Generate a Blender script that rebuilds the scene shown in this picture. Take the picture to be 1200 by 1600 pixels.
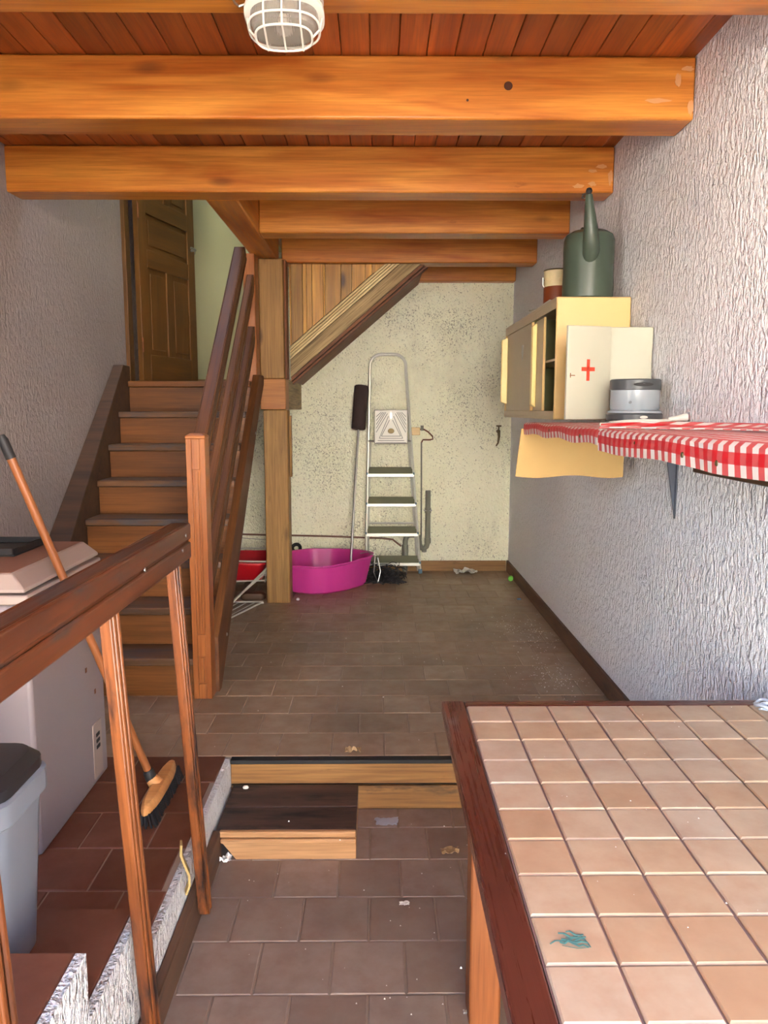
import bpy, math, random
from mathutils import Vector, Matrix, noise
R = random.Random(7)
for o in list(bpy.data.objects): bpy.data.objects.remove(o)
S = bpy.context.scene; COL = S.collection
# ------------------------------------------------------------------ camera
cd = bpy.data.cameras.new('camera'); cam = bpy.data.objects.new('camera', cd); COL.objects.link(cam)
cd.sensor_fit = 'VERTICAL'; cd.sensor_height = 36.0; cd.lens = 36.0*1200/1600; cd.clip_start = 0.05
cam.location = (0, 0, 1.5)
cam.rotation_euler = (math.radians(90-7.595), 0, math.radians(-0.473))
S.camera = cam
# ------------------------------------------------------------------ world, sun, exposure
W = bpy.data.worlds.new('world'); S.world = W; W.use_nodes = True
nt = W.node_tree; nt.nodes.clear()
sky = nt.nodes.new('ShaderNodeTexSky'); sky.sky_type = 'NISHITA'; sky.sun_disc = False
sky.sun_elevation = math.radians(41); sky.sun_rotation = 0; sky.air_density = 1.0; sky.dust_density = 1.5
bg = nt.nodes.new('ShaderNodeBackground'); bg.inputs[1].default_value = 0.72
wo = nt.nodes.new('ShaderNodeOutputWorld')
nt.links.new(sky.outputs[0], bg.inputs[0]); nt.links.new(bg.outputs[0], wo.inputs[0])
sl = bpy.data.lights.new('sun', 'SUN'); sl.energy = 11.5; sl.angle = math.radians(0.53); sl.color = (1.0, .96, .90)
so = bpy.data.objects.new('sun', sl); COL.objects.link(so); so.location = (0, 8, 12)
so.rotation_euler = Vector((-.25, -1.0, -.90)).to_track_quat('-Z', 'Y').to_euler()
VS = S.view_settings; VS.view_transform = 'Standard'; VS.look = 'None'; VS.gamma = 1.0; VS.use_curve_mapping = False
VS.exposure = 2.8
# ------------------------------------------------------------------ materials
def lin(c):
    return tuple(((v/255)/12.92 if v/255 <= .04045 else ((v/255+.055)/1.055)**2.4) for v in c) + (1,)
class NT:
    def __init__(s, name):
        s.m = bpy.data.materials.new(name); s.m.use_nodes = True; s.t = s.m.node_tree; s.t.nodes.clear()
        s.o = s.n('ShaderNodeOutputMaterial'); s.b = s.n('ShaderNodeBsdfPrincipled'); s.l(s.b.outputs[0], s.o.inputs[0])
    def n(s, t, **k):
        x = s.t.nodes.new(t)
        for a, v in k.items(): setattr(x, a, v)
        return x
    def l(s, a, b): s.t.links.new(a, b)
    def set(s, sock, v):
        if hasattr(v, 'default_value') or isinstance(v, bpy.types.NodeSocket): s.l(v, sock)
        else: sock.default_value = v
    def mix(s, f, a, b, blend='MIX'):
        x = s.n('ShaderNodeMix', data_type='RGBA', blend_type=blend)
        s.set(x.inputs[0], f); s.set(x.inputs[6], a); s.set(x.inputs[7], b); return x.outputs[2]
    def math(s, op, a, b=0.0, c=0.0):
        x = s.n('ShaderNodeMath', operation=op); s.set(x.inputs[0], a); s.set(x.inputs[1], b)
        if op in ('MULTIPLY_ADD',): s.set(x.inputs[2], c)
        return x.outputs[0]
    def ramp(s, f, stops):
        x = s.n('ShaderNodeValToRGB'); s.l(f, x.inputs[0]); e = x.color_ramp.elements
        while len(e) < len(stops): e.new(.5)
        for q, (p, c) in zip(e, stops): q.position = p; q.color = c if len(c) == 4 else tuple(c)+(1,)
        return x.outputs[0]
    def coords(s, scale=(1,1,1), rnd=True, world=False):
        tc = s.n('ShaderNodeTexCoord'); src = tc.outputs['Object']
        if world: src = s.n('ShaderNodeNewGeometry').outputs['Position']
        if rnd:
            oi = s.n('ShaderNodeObjectInfo'); v = s.n('ShaderNodeVectorMath', operation='SCALE')
            v.inputs[0].default_value = (31.7, 17.3, 23.1); s.l(oi.outputs['Random'], v.inputs['Scale'])
            a = s.n('ShaderNodeVectorMath', operation='ADD'); s.l(src, a.inputs[0]); s.l(v.outputs[0], a.inputs[1]); src = a.outputs[0]
        mp = s.n('ShaderNodeMapping'); mp.inputs['Scale'].default_value = scale; s.l(src, mp.inputs[0]); return mp.outputs[0]
    def noise(s, vec, scale=5, detail=3, rough=.5, dist=0.0):
        x = s.n('ShaderNodeTexNoise'); s.l(vec, x.inputs['Vector']); x.inputs['Scale'].default_value = scale
        x.inputs['Detail'].default_value = detail; x.inputs['Roughness'].default_value = rough; x.inputs['Distortion'].default_value = dist
        return x.outputs['Fac']
    def bump(s, h, strength=.5, dist=.01):
        x = s.n('ShaderNodeBump'); x.inputs['Strength'].default_value = strength; x.inputs['Distance'].default_value = dist
        s.l(h, x.inputs['Height']); s.l(x.outputs[0], s.b.inputs['Normal'])
    def fin(s, col, rough=.5, metal=0.0, spec=None):
        s.set(s.b.inputs['Base Color'], col); s.set(s.b.inputs['Roughness'], rough); s.b.inputs['Metallic'].default_value = metal
        if spec is not None: s.b.inputs['Specular IOR Level'].default_value = spec
        return s.m
def plain(name, c, rough=.5, metal=0.0, vary=.12, nscale=9, bump=0):
    t = NT(name); v = t.coords(); f = t.noise(v, nscale, 4, .6)
    col = t.mix(f, tuple(x*(1-vary) for x in lin(c)[:3])+(1,), tuple(min(1, x*(1+vary)) for x in lin(c)[:3])+(1,))
    if bump: t.bump(t.noise(v, nscale*8, 3), bump, .003)
    return t.fin(col, rough, metal)
def wood(name, lo, hi, rough=.42, knots=.5, grime=None, gcol=(38, 26, 20), grain=.5, vary=.25):
    t = NT(name)
    v = t.coords((1.0, 9, 9)); big = t.noise(v, 1.6, 3, .5, .6)
    v2 = t.coords((2.2, 75, 75)); fine = t.noise(v2, 1.5, 4, .65)
    base = t.ramp(big, [(.3, lin(lo)), (.7, lin(hi))])
    g = t.ramp(fine, [(.28, (1-grain*.75, 1-grain*.82, 1-grain*.9)), (.6, (1, 1, 1))])
    base = t.mix(1.0, base, g, 'MULTIPLY')
    if knots:
        kv = t.coords((1.6, 4.5, 4.5)); vo = t.n('ShaderNodeTexVoronoi'); t.l(kv, vo.inputs['Vector']); vo.inputs['Scale'].default_value = 1.1
        k = t.ramp(vo.outputs['Distance'], [(.05, (0, 0, 0)), (.13, (1, 1, 1))])
        base = t.mix(t.math('MULTIPLY', t.math('SUBTRACT', 1.0, k), knots), base, lin((62, 30, 14)))
    oi = t.n('ShaderNodeObjectInfo')
    br = t.math('MULTIPLY_ADD', oi.outputs['Random'], vary, 1-vary/2)
    hs = t.n('ShaderNodeHueSaturation'); t.l(br, hs.inputs['Value']); t.l(base, hs.inputs['Color']); base = hs.outputs[0]
    if grime is not None:
        gv = t.coords((1.5, 6, 6)); gm = t.noise(gv, 2.2, 5, .65)
        base = t.mix(t.ramp(gm, [(grime, (0, 0, 0)), (min(.99, grime+.14), (1, 1, 1))]), base, lin(gcol))
    t.bump(fine, .18, .003)
    return t.fin(base, t.math('MULTIPLY_ADD', fine, .25, rough-.12))
def plaster(name, lo, hi, scale=60, zs=.5, strength=.8, dist=.012, pits=0.0, stain=0.0, stainc=(120, 112, 84)):
    t = NT(name); v = t.coords((1, 1, zs), rnd=False, world=True)
    a = t.noise(v, scale, 3, .55, .4); b = t.noise(v, scale*.35, 2, .5)
    h = t.math('ADD', t.ramp(a, [(.36, (0, 0, 0)), (.62, (1, 1, 1))]), t.math('MULTIPLY', b, .7))
    c = t.mix(t.noise(t.coords((1, 1, 1), False, True), 1.3, 4, .6), lin(lo), lin(hi))
    if pits:
        p = t.noise(t.coords((1, 1, .8), False, True), scale*2.0, 3, .55, .6)
        m = t.noise(t.coords((1, 1, 1), False, True), 1.9, 4, .6)
        thr = t.math('MULTIPLY_ADD', m, .42, .165)
        pm = t.math('GREATER_THAN', thr, t.math('MULTIPLY_ADD', p, 1.0, 0.0))
        c = t.mix(t.math('MULTIPLY', pm, pits), c, lin((92, 84, 58)))
        h = t.math('SUBTRACT', h, t.math('MULTIPLY', pm, .8))
    if stain:
        sm = t.noise(t.coords((1, 1, .6), False, True), 2.3, 5, .7)
        c = t.mix(t.math('MULTIPLY', t.ramp(sm, [(.52, (0, 0, 0)), (.72, (1, 1, 1))]), stain), c, lin(stainc))
    t.bump(h, strength, dist)
    return t.fin(c, .92, 0, .2)
def tile_mat(name, a, b, c, rough, dirt=.35, dscale=3.0):
    t = NT(name); oi = t.n('ShaderNodeObjectInfo'); v = t.coords()
    base = t.ramp(oi.outputs['Random'], [(0, lin(a)), (.5, lin(b)), (1, lin(c))])
    f = t.noise(v, 14, 4, .6); base = t.mix(t.math('MULTIPLY', t.ramp(f, [(.35, (0, 0, 0)), (.75, (1, 1, 1))]), .55), base, lin((b[0]*.86, b[1]*.76, b[2]*.7)))
    wv = t.coords((1, 1, 1), False, True); d = t.noise(wv, dscale, 5, .65)
    base = t.mix(t.math('MULTIPLY', t.ramp(d, [(.48, (0, 0, 0)), (.7, (1, 1, 1))]), dirt), base, lin(tuple(x*.5 for x in b)))
    t.bump(t.noise(v, 30, 3), .15, .003)
    return t.fin(base, t.math('MULTIPLY_ADD', f, .25, rough-.1))
M = {}
M['beam'] = wood('beam wood', (176, 94, 26), (220, 146, 60), .36, .5, grime=.66, gcol=(120, 56, 18), grain=.42, vary=.12)
M['plank'] = wood('ceiling plank wood', (148, 66, 22), (190, 102, 44), .4, .8, grain=.5, vary=.55)
M['stair'] = wood('stair wood', (106, 62, 24), (134, 82, 36), .45, .5, grain=.45)
M['tread'] = wood('worn tread wood', (96, 66, 42), (124, 86, 56), .5, .3, grime=.46, gcol=(80, 70, 68))
M['rail'] = wood('rail wood', (84, 46, 20), (112, 68, 30), .62, .2, grain=.5)
M['newel'] = wood('newel wood', (150, 84, 38), (178, 108, 52), .38, .4, grain=.45)
M['post'] = wood('post wood', (154, 112, 54), (186, 140, 76), .55, .8, grime=.66, gcol=(70, 42, 20), grain=.6)
M['post2'] = wood('post cap wood', (178, 110, 48), (198, 130, 62), .5, .3, grain=.4)
M['grey_wood'] = wood('weathered wood', (144, 120, 80), (178, 152, 106), .65, .3, grime=.62, gcol=(84, 58, 34), grain=.9)
M['mould'] = wood('pale moulding wood', (206, 180, 122), (234, 212, 156), .5, .1, grain=.9)  # paler tone than the string below it
M['soffit'] = wood('soffit wood', (104, 58, 24), (132, 78, 36), .6, .3, grime=.64)
M['board'] = wood('panel board wood', (164, 112, 40), (204, 152, 66), .45, .9, grain=.55, vary=.5)
M['door'] = wood('door wood', (94, 60, 24), (118, 78, 34), .45, .4, grain=.4)
M['dark'] = wood('dark string wood', (66, 46, 32), (92, 64, 42), .6, .1, grime=.6)
M['guard'] = wood('guard rail wood', (84, 42, 22), (110, 58, 30), .4, 0, grime=.54, gcol=(62, 50, 46), grain=.6)
M['baluster'] = wood('baluster wood', (104, 54, 24), (142, 80, 38), .36, .2, grime=.5, gcol=(34, 24, 22), grain=.6)
M['base_wood'] = wood('skirting wood', (84, 58, 42), (112, 80, 58), .6, .1, grime=.58, gcol=(52, 40, 32))
M['base_back'] = wood('back skirting wood', (128, 92, 50), (160, 120, 70), .6, .2, grime=.62)
M['riser'] = wood('riser oak', (138, 94, 46), (160, 114, 60), .6, .1, grime=.58, gcol=(48, 34, 24), grain=.6)
M['box_light'] = wood('bare pine', (176, 126, 80), (200, 152, 106), .6, .1, grain=.5)
M['box_dark'] = wood('soiled step wood', (70, 52, 44), (98, 74, 60), .7, 0, grime=.5, gcol=(36, 30, 28))
M['table_edge'] = wood('mahogany border', (80, 38, 28), (104, 52, 38), .28, 0, grime=.62, gcol=(134, 110, 102), grain=.4, vary=.08)
M['leg'] = wood('table leg wood', (126, 70, 34), (150, 88, 46), .45, .3, grain=.5)
M['broom_wood'] = wood('broom wood', (196, 132, 72), (214, 152, 92), .45, .1, grain=.3)
M['handle_wood'] = wood('broom handle wood', (130, 74, 36), (156, 94, 50), .4, .1, grain=.3)
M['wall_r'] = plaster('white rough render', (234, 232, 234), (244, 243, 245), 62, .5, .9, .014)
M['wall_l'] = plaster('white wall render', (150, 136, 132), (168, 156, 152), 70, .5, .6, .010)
M['wall_b'] = plaster('cream pitted render', (246, 246, 214), (252, 251, 230), 60, .75, .7, .010, pits=.55, stain=.22)
M['wall_low'] = plaster('low wall render', (240, 232, 226), (250, 246, 242), 75, .45, 1.0, .018, pits=.4)
M['wall_s'] = plaster('smooth landing paint', (184, 180, 140), (196, 192, 152), 8, 1, .08, .004)
M['wall_o'] = plaster('bounce wall render', (226, 222, 210), (236, 232, 220), 8, 1, .1, .005)
M['ground'] = plain('terrace stone', (206, 188, 166), .9)
M['tile_up'] = tile_mat('brown floor tile upper', (148, 124, 100), (158, 134, 108), (168, 144, 118), .42, .35, 1.6)
M['tile_low'] = tile_mat('brown floor tile lower', (140, 120, 106), (150, 130, 116), (160, 140, 126), .5, .3, 2.2)
M['tile_step'] = tile_mat('red brown step tile', (104, 62, 44), (112, 66, 46), (118, 72, 52), .5, .2, 2)
M['tile_table'] = tile_mat('terracotta table tile', (180, 142, 108), (192, 162, 130), (192, 170, 146), .36, .15, 5)
M['grout'] = plain('floor grout', (150, 130, 112), .9)
M['grout_t'] = plain('table grout', (128, 104, 96), .8)
M['black'] = plain('black rubber', (30, 28, 28), .6)
M['freezer'] = plain('freezer enamel', (146, 134, 134), .35, vary=.06, nscale=4)
M['freezer_lid'] = plain('yellowed lid plastic', (170, 150, 138), .4, vary=.12, nscale=3)
M['lid_top'] = plain('dusty rust stained lid', (140, 98, 78), .6, vary=.22, nscale=3)
M['bin_grey'] = plain('grey bin plastic', (118, 122, 130), .32, vary=.05)
M['bin_black'] = plain('black bin lid', (34, 32, 34), .45)
M['white'] = plain('white plastic', (204, 200, 188), .35, vary=.03)
M['white_m'] = plain('white enamel box', (180, 178, 160), .4, vary=.07, nscale=5)
M['cream'] = plain('cream enamel', (214, 180, 120), .4, vary=.06, nscale=2)
M['cab'] = plain('grey beige enamel', (190, 172, 140), .4, vary=.06, nscale=3)
M['cab_in'] = plain('cabinet interior', (150, 150, 104), .5)
M['cab_door'] = plain('cabinet door enamel', (180, 164, 136), .4, vary=.06)
M['pull'] = plain('cream pull strip', (248, 226, 150), .35, vary=.03)
M['red'] = plain('red paint', (212, 66, 42), .5)
M['can'] = plain('dark green plastic', (66, 78, 66), .38, vary=.1)
M['tin_w'] = plain('tin cream band', (214, 196, 150), .45, vary=.2, nscale=30)
M['tin_b'] = plain('tin brown label', (122, 56, 24), .45)
M['lant_b'] = plain('dark grey plastic', (70, 72, 74), .4)
M['lant_w'] = plain('frosted plastic', (146, 154, 160), .22, vary=.03)
M['alu'] = plain('aluminium', (214, 214, 204), .35, .55, .05)
M['tread_a'] = plain('ribbed tread', (116, 118, 96), .6)
M['blue'] = plain('blue grey plastic cap', (84, 112, 128), .5)
M['pink'] = plain('magenta plastic', (206, 62, 150), .38, vary=.05)
M['redp'] = plain('red plastic', (186, 22, 34), .35, vary=.05)
M['pvc'] = plain('grey pipe', (118, 118, 104), .45)
M['copper'] = plain('painted copper pipe', (124, 92, 72), .5, .2)
M['steel'] = plain('steel', (170, 168, 164), .3, .9)
M['brass'] = plain('old brass', (112, 96, 66), .45, .7)
M['brushhead'] = plain('dark brown foam', (58, 42, 40), .8, bump=.5)
M['bristle'] = plain('black bristle', (24, 23, 25), .6)
M['paper'] = plain('tan cardboard', (192, 158, 100), .8, vary=.08, nscale=6)
M['bracket'] = plain('grey blue steel', (86, 92, 104), .35, .5)
M['leafm'] = plain('dry leaf', (170, 138, 96), .8)
M['scrap'] = plain('white scrap', (228, 224, 214), .7)
M['greenp'] = plain('green plastic', (104, 190, 52), .4)
M['bluep'] = plain('blue plastic', (72, 110, 158), .4)
M['smear'] = plain('teal paint', (70, 112, 104), .6)
M['foam'] = plain('yellow foam', (176, 150, 92), .8)
t = NT('red gingham cloth'); v = t.coords((1, 1, 1), False); sx = t.n('ShaderNodeSeparateXYZ'); t.l(v, sx.inputs[0])
def stripe(s): return t.math('GREATER_THAN', t.math('FRACT', t.math('MULTIPLY', s, 25.0)), .5)
vw = t.n('ShaderNodeUVMap'); su = t.n('ShaderNodeSeparateXYZ'); t.l(vw.outputs[0], su.inputs[0])
f = t.math('MULTIPLY', t.math('ADD', stripe(su.outputs[0]), stripe(su.outputs[1])), .5)
M['gingham'] = t.fin(t.ramp(f, [(0, lin((206, 198, 188))), (.5, lin((190, 78, 76))), (1, lin((190, 24, 34)))]), .5)
t = NT('ribbed glass'); t.b.inputs['Transmission Weight'].default_value = .8; t.b.inputs['IOR'].default_value = 1.35
v = t.coords((1, 1, 1), False); wv = t.n('ShaderNodeTexWave'); t.l(v, wv.inputs[0]); wv.inputs['Scale'].default_value = 60
t.bump(wv.outputs['Fac'], .4, .002); M['glass'] = t.fin(lin((206, 200, 190)), .12)
t = NT('thin plastic film'); t.b.inputs['Transmission Weight'].default_value = .45; M['film'] = t.fin(lin((214, 220, 230)), .3)
# ------------------------------------------------------------------ geometry helpers
class G:
    def __init__(s): s.v = []; s.f = []; s.uv = None
    def add(s, v, f):
        b = len(s.v); s.v += [tuple(p) for p in v]; s.f += [tuple(i+b for i in q) for q in f]; return s
    def box(s, a, b, M4=None):
        (x0, y0, z0), (x1, y1, z1) = a, b
        v = [Vector(p) for p in ((x0,y0,z0),(x1,y0,z0),(x1,y1,z0),(x0,y1,z0),(x0,y0,z1),(x1,y0,z1),(x1,y1,z1),(x0,y1,z1))]
        if M4: v = [M4 @ p for p in v]
        return s.add(v, ((0,3,2,1),(4,5,6,7),(0,1,5,4),(1,2,6,5),(2,3,7,6),(3,0,4,7)))
    def bar(s, p0, p1, w, h, up=(0,0,1), roll=None):
        L, m = frame(p0, p1, up); return s.box((0, -w/2, -h/2), (L, w/2, h/2), m)
    def rings(s, rs, closed=False, cap=True):
        n = len(rs[0]); v = [p for r in rs for p in r]; f = []
        k = len(rs)
        for i in range(k if closed else k-1):
            a, b = i*n, ((i+1) % k)*n
            for j in range(n): f.append((a+j, a+(j+1) % n, b+(j+1) % n, b+j))
        if cap and not closed: f.append(tuple(range(n-1, -1, -1))); f.append(tuple(range((k-1)*n, k*n)))
        return s.add(v, f)
    def tube(s, pts, r, n=8, closed=False, cap=True):
        pts = [Vector(p) for p in pts]; k = len(pts); rs = []
        rad = r if isinstance(r, (list, tuple)) else [r]*k
        prev = None
        for i, p in enumerate(pts):
            a = pts[(i-1) % k] if closed or i else p; b = pts[(i+1) % k] if closed or i < k-1 else p
            d = (b-a).normalized()
            if prev is None: u = d.orthogonal().normalized()
            else:
                u = prev-d*prev.dot(d); u = u.normalized() if u.length > 1e-5 else d.orthogonal().normalized()
            prev = u; w = d.cross(u)
            rs.append([p+(u*math.cos(2*math.pi*j/n)+w*math.sin(2*math.pi*j/n))*rad[i] for j in range(n)])
        return s.rings(rs, closed, cap)
    def lathe(s, prof, c, n=28, sx=1, sy=1, a0=0, a1=2*math.pi):
        rs = []
        for r, z in prof: rs.append([Vector((c[0]+r*sx*math.cos(2*math.pi*j/n), c[1]+r*sy*math.sin(2*math.pi*j/n), c[2]+z)) for j in range(n)])
        return s.rings(rs)
    def prism(s, poly, d):
        n = len(poly); d = Vector(d); a = [Vector(p) for p in poly]; b = [p+d for p in a]
        f = [tuple(range(n-1, -1, -1)), tuple(range(n, 2*n))]+[(i, (i+1) % n, n+(i+1) % n, n+i) for i in range(n)]
        return s.add(a+b, f)
    def sheet(s, grid, th):
        nu, nv = len(grid), len(grid[0]); b = len(s.v); g = [[Vector(p) for p in r] for r in grid]
        nn = []
        for i in range(nu):
            for j in range(nv):
                du = g[min(i+1, nu-1)][j]-g[max(i-1, 0)][j]; dv = g[i][min(j+1, nv-1)]-g[i][max(j-1, 0)]
                nn.append(du.cross(dv).normalized()*th/2)
        top = [g[i][j]+nn[i*nv+j] for i in range(nu) for j in range(nv)]; bot = [g[i][j]-nn[i*nv+j] for i in range(nu) for j in range(nv)]
        q = nu*nv; f = []
        for i in range(nu-1):
            for j in range(nv-1):
                a = i*nv+j; f.append((a, a+nv, a+nv+1, a+1)); f.append((q+a, q+a+1, q+a+nv+1, q+a+nv))
        rim = [i*nv for i in range(nu)]+[(nu-1)*nv+j for j in range(1, nv)]+[i*nv+nv-1 for i in range(nu-2, -1, -1)]+[j for j in range(nv-2, 0, -1)]
        for k in range(len(rim)):
            a, c = rim[k], rim[(k+1) % len(rim)]; f.append((a, q+a, q+c, c))
        return s.add(top+bot, f)
def frame(p0, p1, up=(0,0,1)):
    p0 = Vector(p0); d = Vector(p1)-p0; L = d.length; x = d.normalized(); y = Vector(up).cross(x)
    if y.length < 1e-5: y = Vector((0,1,0)).cross(x)
    y.normalize(); z = x.cross(y)
    m = Matrix((x, y, z)).transposed().to_4x4(); m.translation = p0; return L, m
WM = {}
def link(o, parent, m):
    COL.objects.link(o); o.matrix_basis = m; WM[o.name] = m.copy()
    if parent: o.parent = parent; o.matrix_parent_inverse = WM[parent.name].inverted()
    return o
def tag(o, label=None, cat=None, group=None, kind=None):
    if label: o['label'] = label
    if cat: o['category'] = cat
    if group: o['group'] = group
    if kind: o['kind'] = kind
    return o
def mesh(name, g, bev=0, ang=35):
    me = bpy.data.meshes.new(name); me.from_pydata([tuple(p) for p in g.v], [], g.f); me.validate(); me.update()
    me.polygons.foreach_set('use_smooth', [True]*len(me.polygons)); me.set_sharp_from_angle(angle=math.radians(ang)); return me
def fixn(me):
    import bmesh
    b = bmesh.new(); b.from_mesh(me); bmesh.ops.recalc_face_normals(b, faces=b.faces); b.to_mesh(me); b.free()
def obj(name, g, mat, parent=None, m=None, bev=0, seg=2, ang=35, base=None, label=None):
    """one mesh object; geometry given in world space is moved so that the origin sits at base"""
    if m is None:
        if base is None:
            xs = [Vector(p) for p in g.v]; lo = [min(p[i] for p in xs) for i in range(3)]; hi = [max(p[i] for p in xs) for i in range(3)]
            base = ((lo[0]+hi[0])/2, (lo[1]+hi[1])/2, lo[2])
        m = Matrix.Translation(base); inv = m.inverted(); g.v = [tuple(inv @ Vector(p)) for p in g.v]
    me = mesh(name, g, ang=ang); fixn(me); me.set_sharp_from_angle(angle=math.radians(ang))
    me.materials.append(M[mat]); o = bpy.data.objects.new(name, me); link(o, parent, m)
    if bev:
        b = o.modifiers.new('bevel', 'BEVEL'); b.width = bev; b.segments = seg; b.limit_method = 'ANGLE'; b.angle_limit = math.radians(40)
    if label: o['label'] = label
    return o
def thing(name, loc, label, cat, group=None):
    o = bpy.data.objects.new(name, None); o.empty_display_size = .05; link(o, None, Matrix.Translation(loc)); return tag(o, label, cat, group)
def wbar(name, p0, p1, w, h, mat, parent=None, bev=.004, up=(0,0,1), label=None):
    L, m = frame(p0, p1, up); return obj(name, G().box((0, -w/2, -h/2), (L, w/2, h/2)), mat, parent, m, bev, label=label)
def wbox(name, x, y, z, mat, parent=None, grain='X', bev=.004, label=None):
    c = [(a[0]+a[1])/2 for a in (x, y, z)]; s = {'X': x, 'Y': y, 'Z': z}
    if grain == 'X': p0, p1, w, h, up = (x[0], c[1], c[2]), (x[1], c[1], c[2]), y[1]-y[0], z[1]-z[0], (0,0,1)
    elif grain == 'Y': p0, p1, w, h, up = (c[0], y[0], c[2]), (c[0], y[1], c[2]), x[1]-x[0], z[1]-z[0], (0,0,1)
    else: p0, p1, w, h, up = (c[0], c[1], z[0]), (c[0], c[1], z[1]), x[1]-x[0], y[1]-y[0], (0,1,0)
    return wbar(name, p0, p1, w, h, mat, parent, bev, up, label)
def box(name, x, y, z, mat, parent=None, bev=0.0, label=None):
    return obj(name, G().box((x[0], y[0], z[0]), (x[1], y[1], z[1])), mat, parent, None, bev, label=label)
def struct(o, label, cat=None): return tag(o, label, cat or o.name.split('_')[0], None, 'structure')
_tc = {}
def piece(name, x, y, z1, th, ch, mat, parent):
    """a chamfered slab (tile), mesh data shared between pieces of the same size"""
    k = (round(x[1]-x[0], 3), round(y[1]-y[0], 3), th, mat)
    if k not in _tc:
        a, b = k[0]/2, k[1]/2
        g = G().rings([[(-a,-b,-th),(a,-b,-th),(a,b,-th),(-a,b,-th)], [(-a,-b,-ch),(a,-b,-ch),(a,b,-ch),(-a,b,-ch)],
                       [(-a+ch,-b+ch,0),(a-ch,-b+ch,0),(a-ch,b-ch,0),(-a+ch,b-ch,0)]])
        me = mesh(name, g); fixn(me); me.materials.append(M[mat]); _tc[k] = me
    o = bpy.data.objects.new(name, _tc[k])
    return link(o, parent, Matrix.Translation(((x[0]+x[1])/2, (y[0]+y[1])/2, z1)))
def tiling(parent, x, y, z, p, xoff, y0, mat, gap=.005, cut=None):
    j0 = math.floor((y[0]-y0)/p)
    j = j0
    while y0+j*p < y[1]-.02:
        a, b = max(y0+j*p, y[0]), min(y0+(j+1)*p, y[1])
        o = xoff+(p/2 if j % 2 else 0); i = math.floor((x[0]-o)/p)
        while o+i*p < x[1]-.02:
            c, d = max(o+i*p, x[0]), min(o+(i+1)*p, x[1])
            if d-c > .02 and b-a > .02:
                piece('tile', (c+gap/2, d-gap/2), (a+gap/2, b-gap/2), z+R.uniform(-.0008, .0008), .012, .0025, mat, parent)
            i += 1
        j += 1
# ------------------------------------------------------------------ room shell
YB = 6.13; XR = 1.06
def xl(y): return -1.57-.06*(4.9-y)
fl = struct(box('floor_lower', (-.57, XR), (-1.2, 2.75), (-.1, -.003), 'grout'), 'lower floor of brown square tiles in the foreground', 'floor')
tiling(fl, (-.565, XR), (.4, 2.74), 0, .2, -.127, 1.805, 'tile_low')
fu = struct(box('floor_upper', (-1.75, XR), (2.765, YB), (-.1, .197), 'grout'), 'raised floor of brown tiles reaching the back wall', 'floor')
tiling(fu, (-1.60, XR), (2.765, YB), .2, .205, -.385, 2.765, 'tile_up', gap=.004)
fs = struct(box('floor_side', (-1.78, -.575), (1.66, 2.76), (-.1, .197), 'grout'), 'red brown tiled strip of raised floor beside the freezer', 'floor')
tiling(fs, (-1.70, -.575), (1.665, 2.765), .2, .205, -.385, 2.765, 'tile_step', gap=.004)
# plastered low wall that carries the side floor and the entrance steps
g = G().prism([(-.575, -1.2, -.1), (-.575, 2.745, -.1), (-.575, 2.745, .198), (-.575, 1.67, .198), (-.575, 1.67, .336), (-.575, 1.34, .336), (-.575, 1.34, .476), (-.575, .95, .476), (-.575, .95, .62), (-.575, -1.2, .62)], (.02, 0, 0))
struct(obj('wall_low', g, 'wall_low'), 'low white rendered wall face stepping up toward the left foreground', 'wall')
st = thing('entry_steps', (-1.15, 1.3, .2), 'red brown tiled steps rising toward the viewer beside the grey bin', 'steps')
for a, b, z in ((1.34, 1.67, .336), (.95, 1.34, .476), (-.4, .95, .616)):
    box('step', (-1.755, -.576), (a if a > 0 else -.4, b), (.1, z-.012), 'grout', st)
    n = 4
    for i in range(n):
        x0 = -1.755+i*.2948; piece('tile', (x0+.002, x0+.2928), (a+.002, b+.004), z, .012, .003, 'tile_step', st)
struct(box('wall_right', (XR, XR+.15), (-.6, YB), (-.1, 2.7), 'wall_r'), 'white rough rendered wall on the right', 'wall')
struct(box('wall_back', (-1.9, XR+.15), (YB, YB+.15), (-.1, 4.5), 'wall_b'), 'cream pitted back wall behind the step ladder', 'wall')
struct(box('wall_landing', (-1.56, -.80), (YB-.012, YB-.001), (1.672, 4.45), 'wall_s'), 'smooth pale green yellow wall at the head of the stairs', 'wall')
g = G()
def wallseg(y0, y1, z0, z1): g.add([(xl(y0), y0, z0), (xl(y1), y1, z0), (xl(y1), y1, z1), (xl(y0), y0, z1), (xl(y0)-.12, y0, z0), (xl(y1)-.12, y1, z0), (xl(y1)-.12, y1, z1), (xl(y0)-.12, y0, z1)], ((0,1,2,3),(7,6,5,4),(0,4,5,1),(1,5,6,2),(2,6,7,3),(3,7,4,0)))
wallseg(.50, 4.97, -.1, 4.5); wallseg(-.5, .50, -.1, .6); wallseg(-.5, .50, 2.62, 4.5); wallseg(5.74, YB, -.1, 4.5); wallseg(4.97, 5.74, -.1, 1.66); wallseg(4.97, 5.74, 3.68, 4.5)  # gap near the viewer is an unseen opening added to light the right wall
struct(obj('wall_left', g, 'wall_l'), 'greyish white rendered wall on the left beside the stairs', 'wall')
g = G().box((-2.3, 4.8, 1.5), (-2.25, 5.95, 3.9)).box((-2.3, 4.8, 1.5), (-1.69, 4.85, 3.9)).box((-2.3, 5.9, 1.5), (-1.65, 5.95, 3.9)).box((-2.3, 4.8, 3.85), (-1.69, 5.95, 3.9)).box((-2.3, 4.8, 1.5), (-1.69, 5.95, 1.55))  # closed box added behind the door gap, stops sky light leaking in
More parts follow.
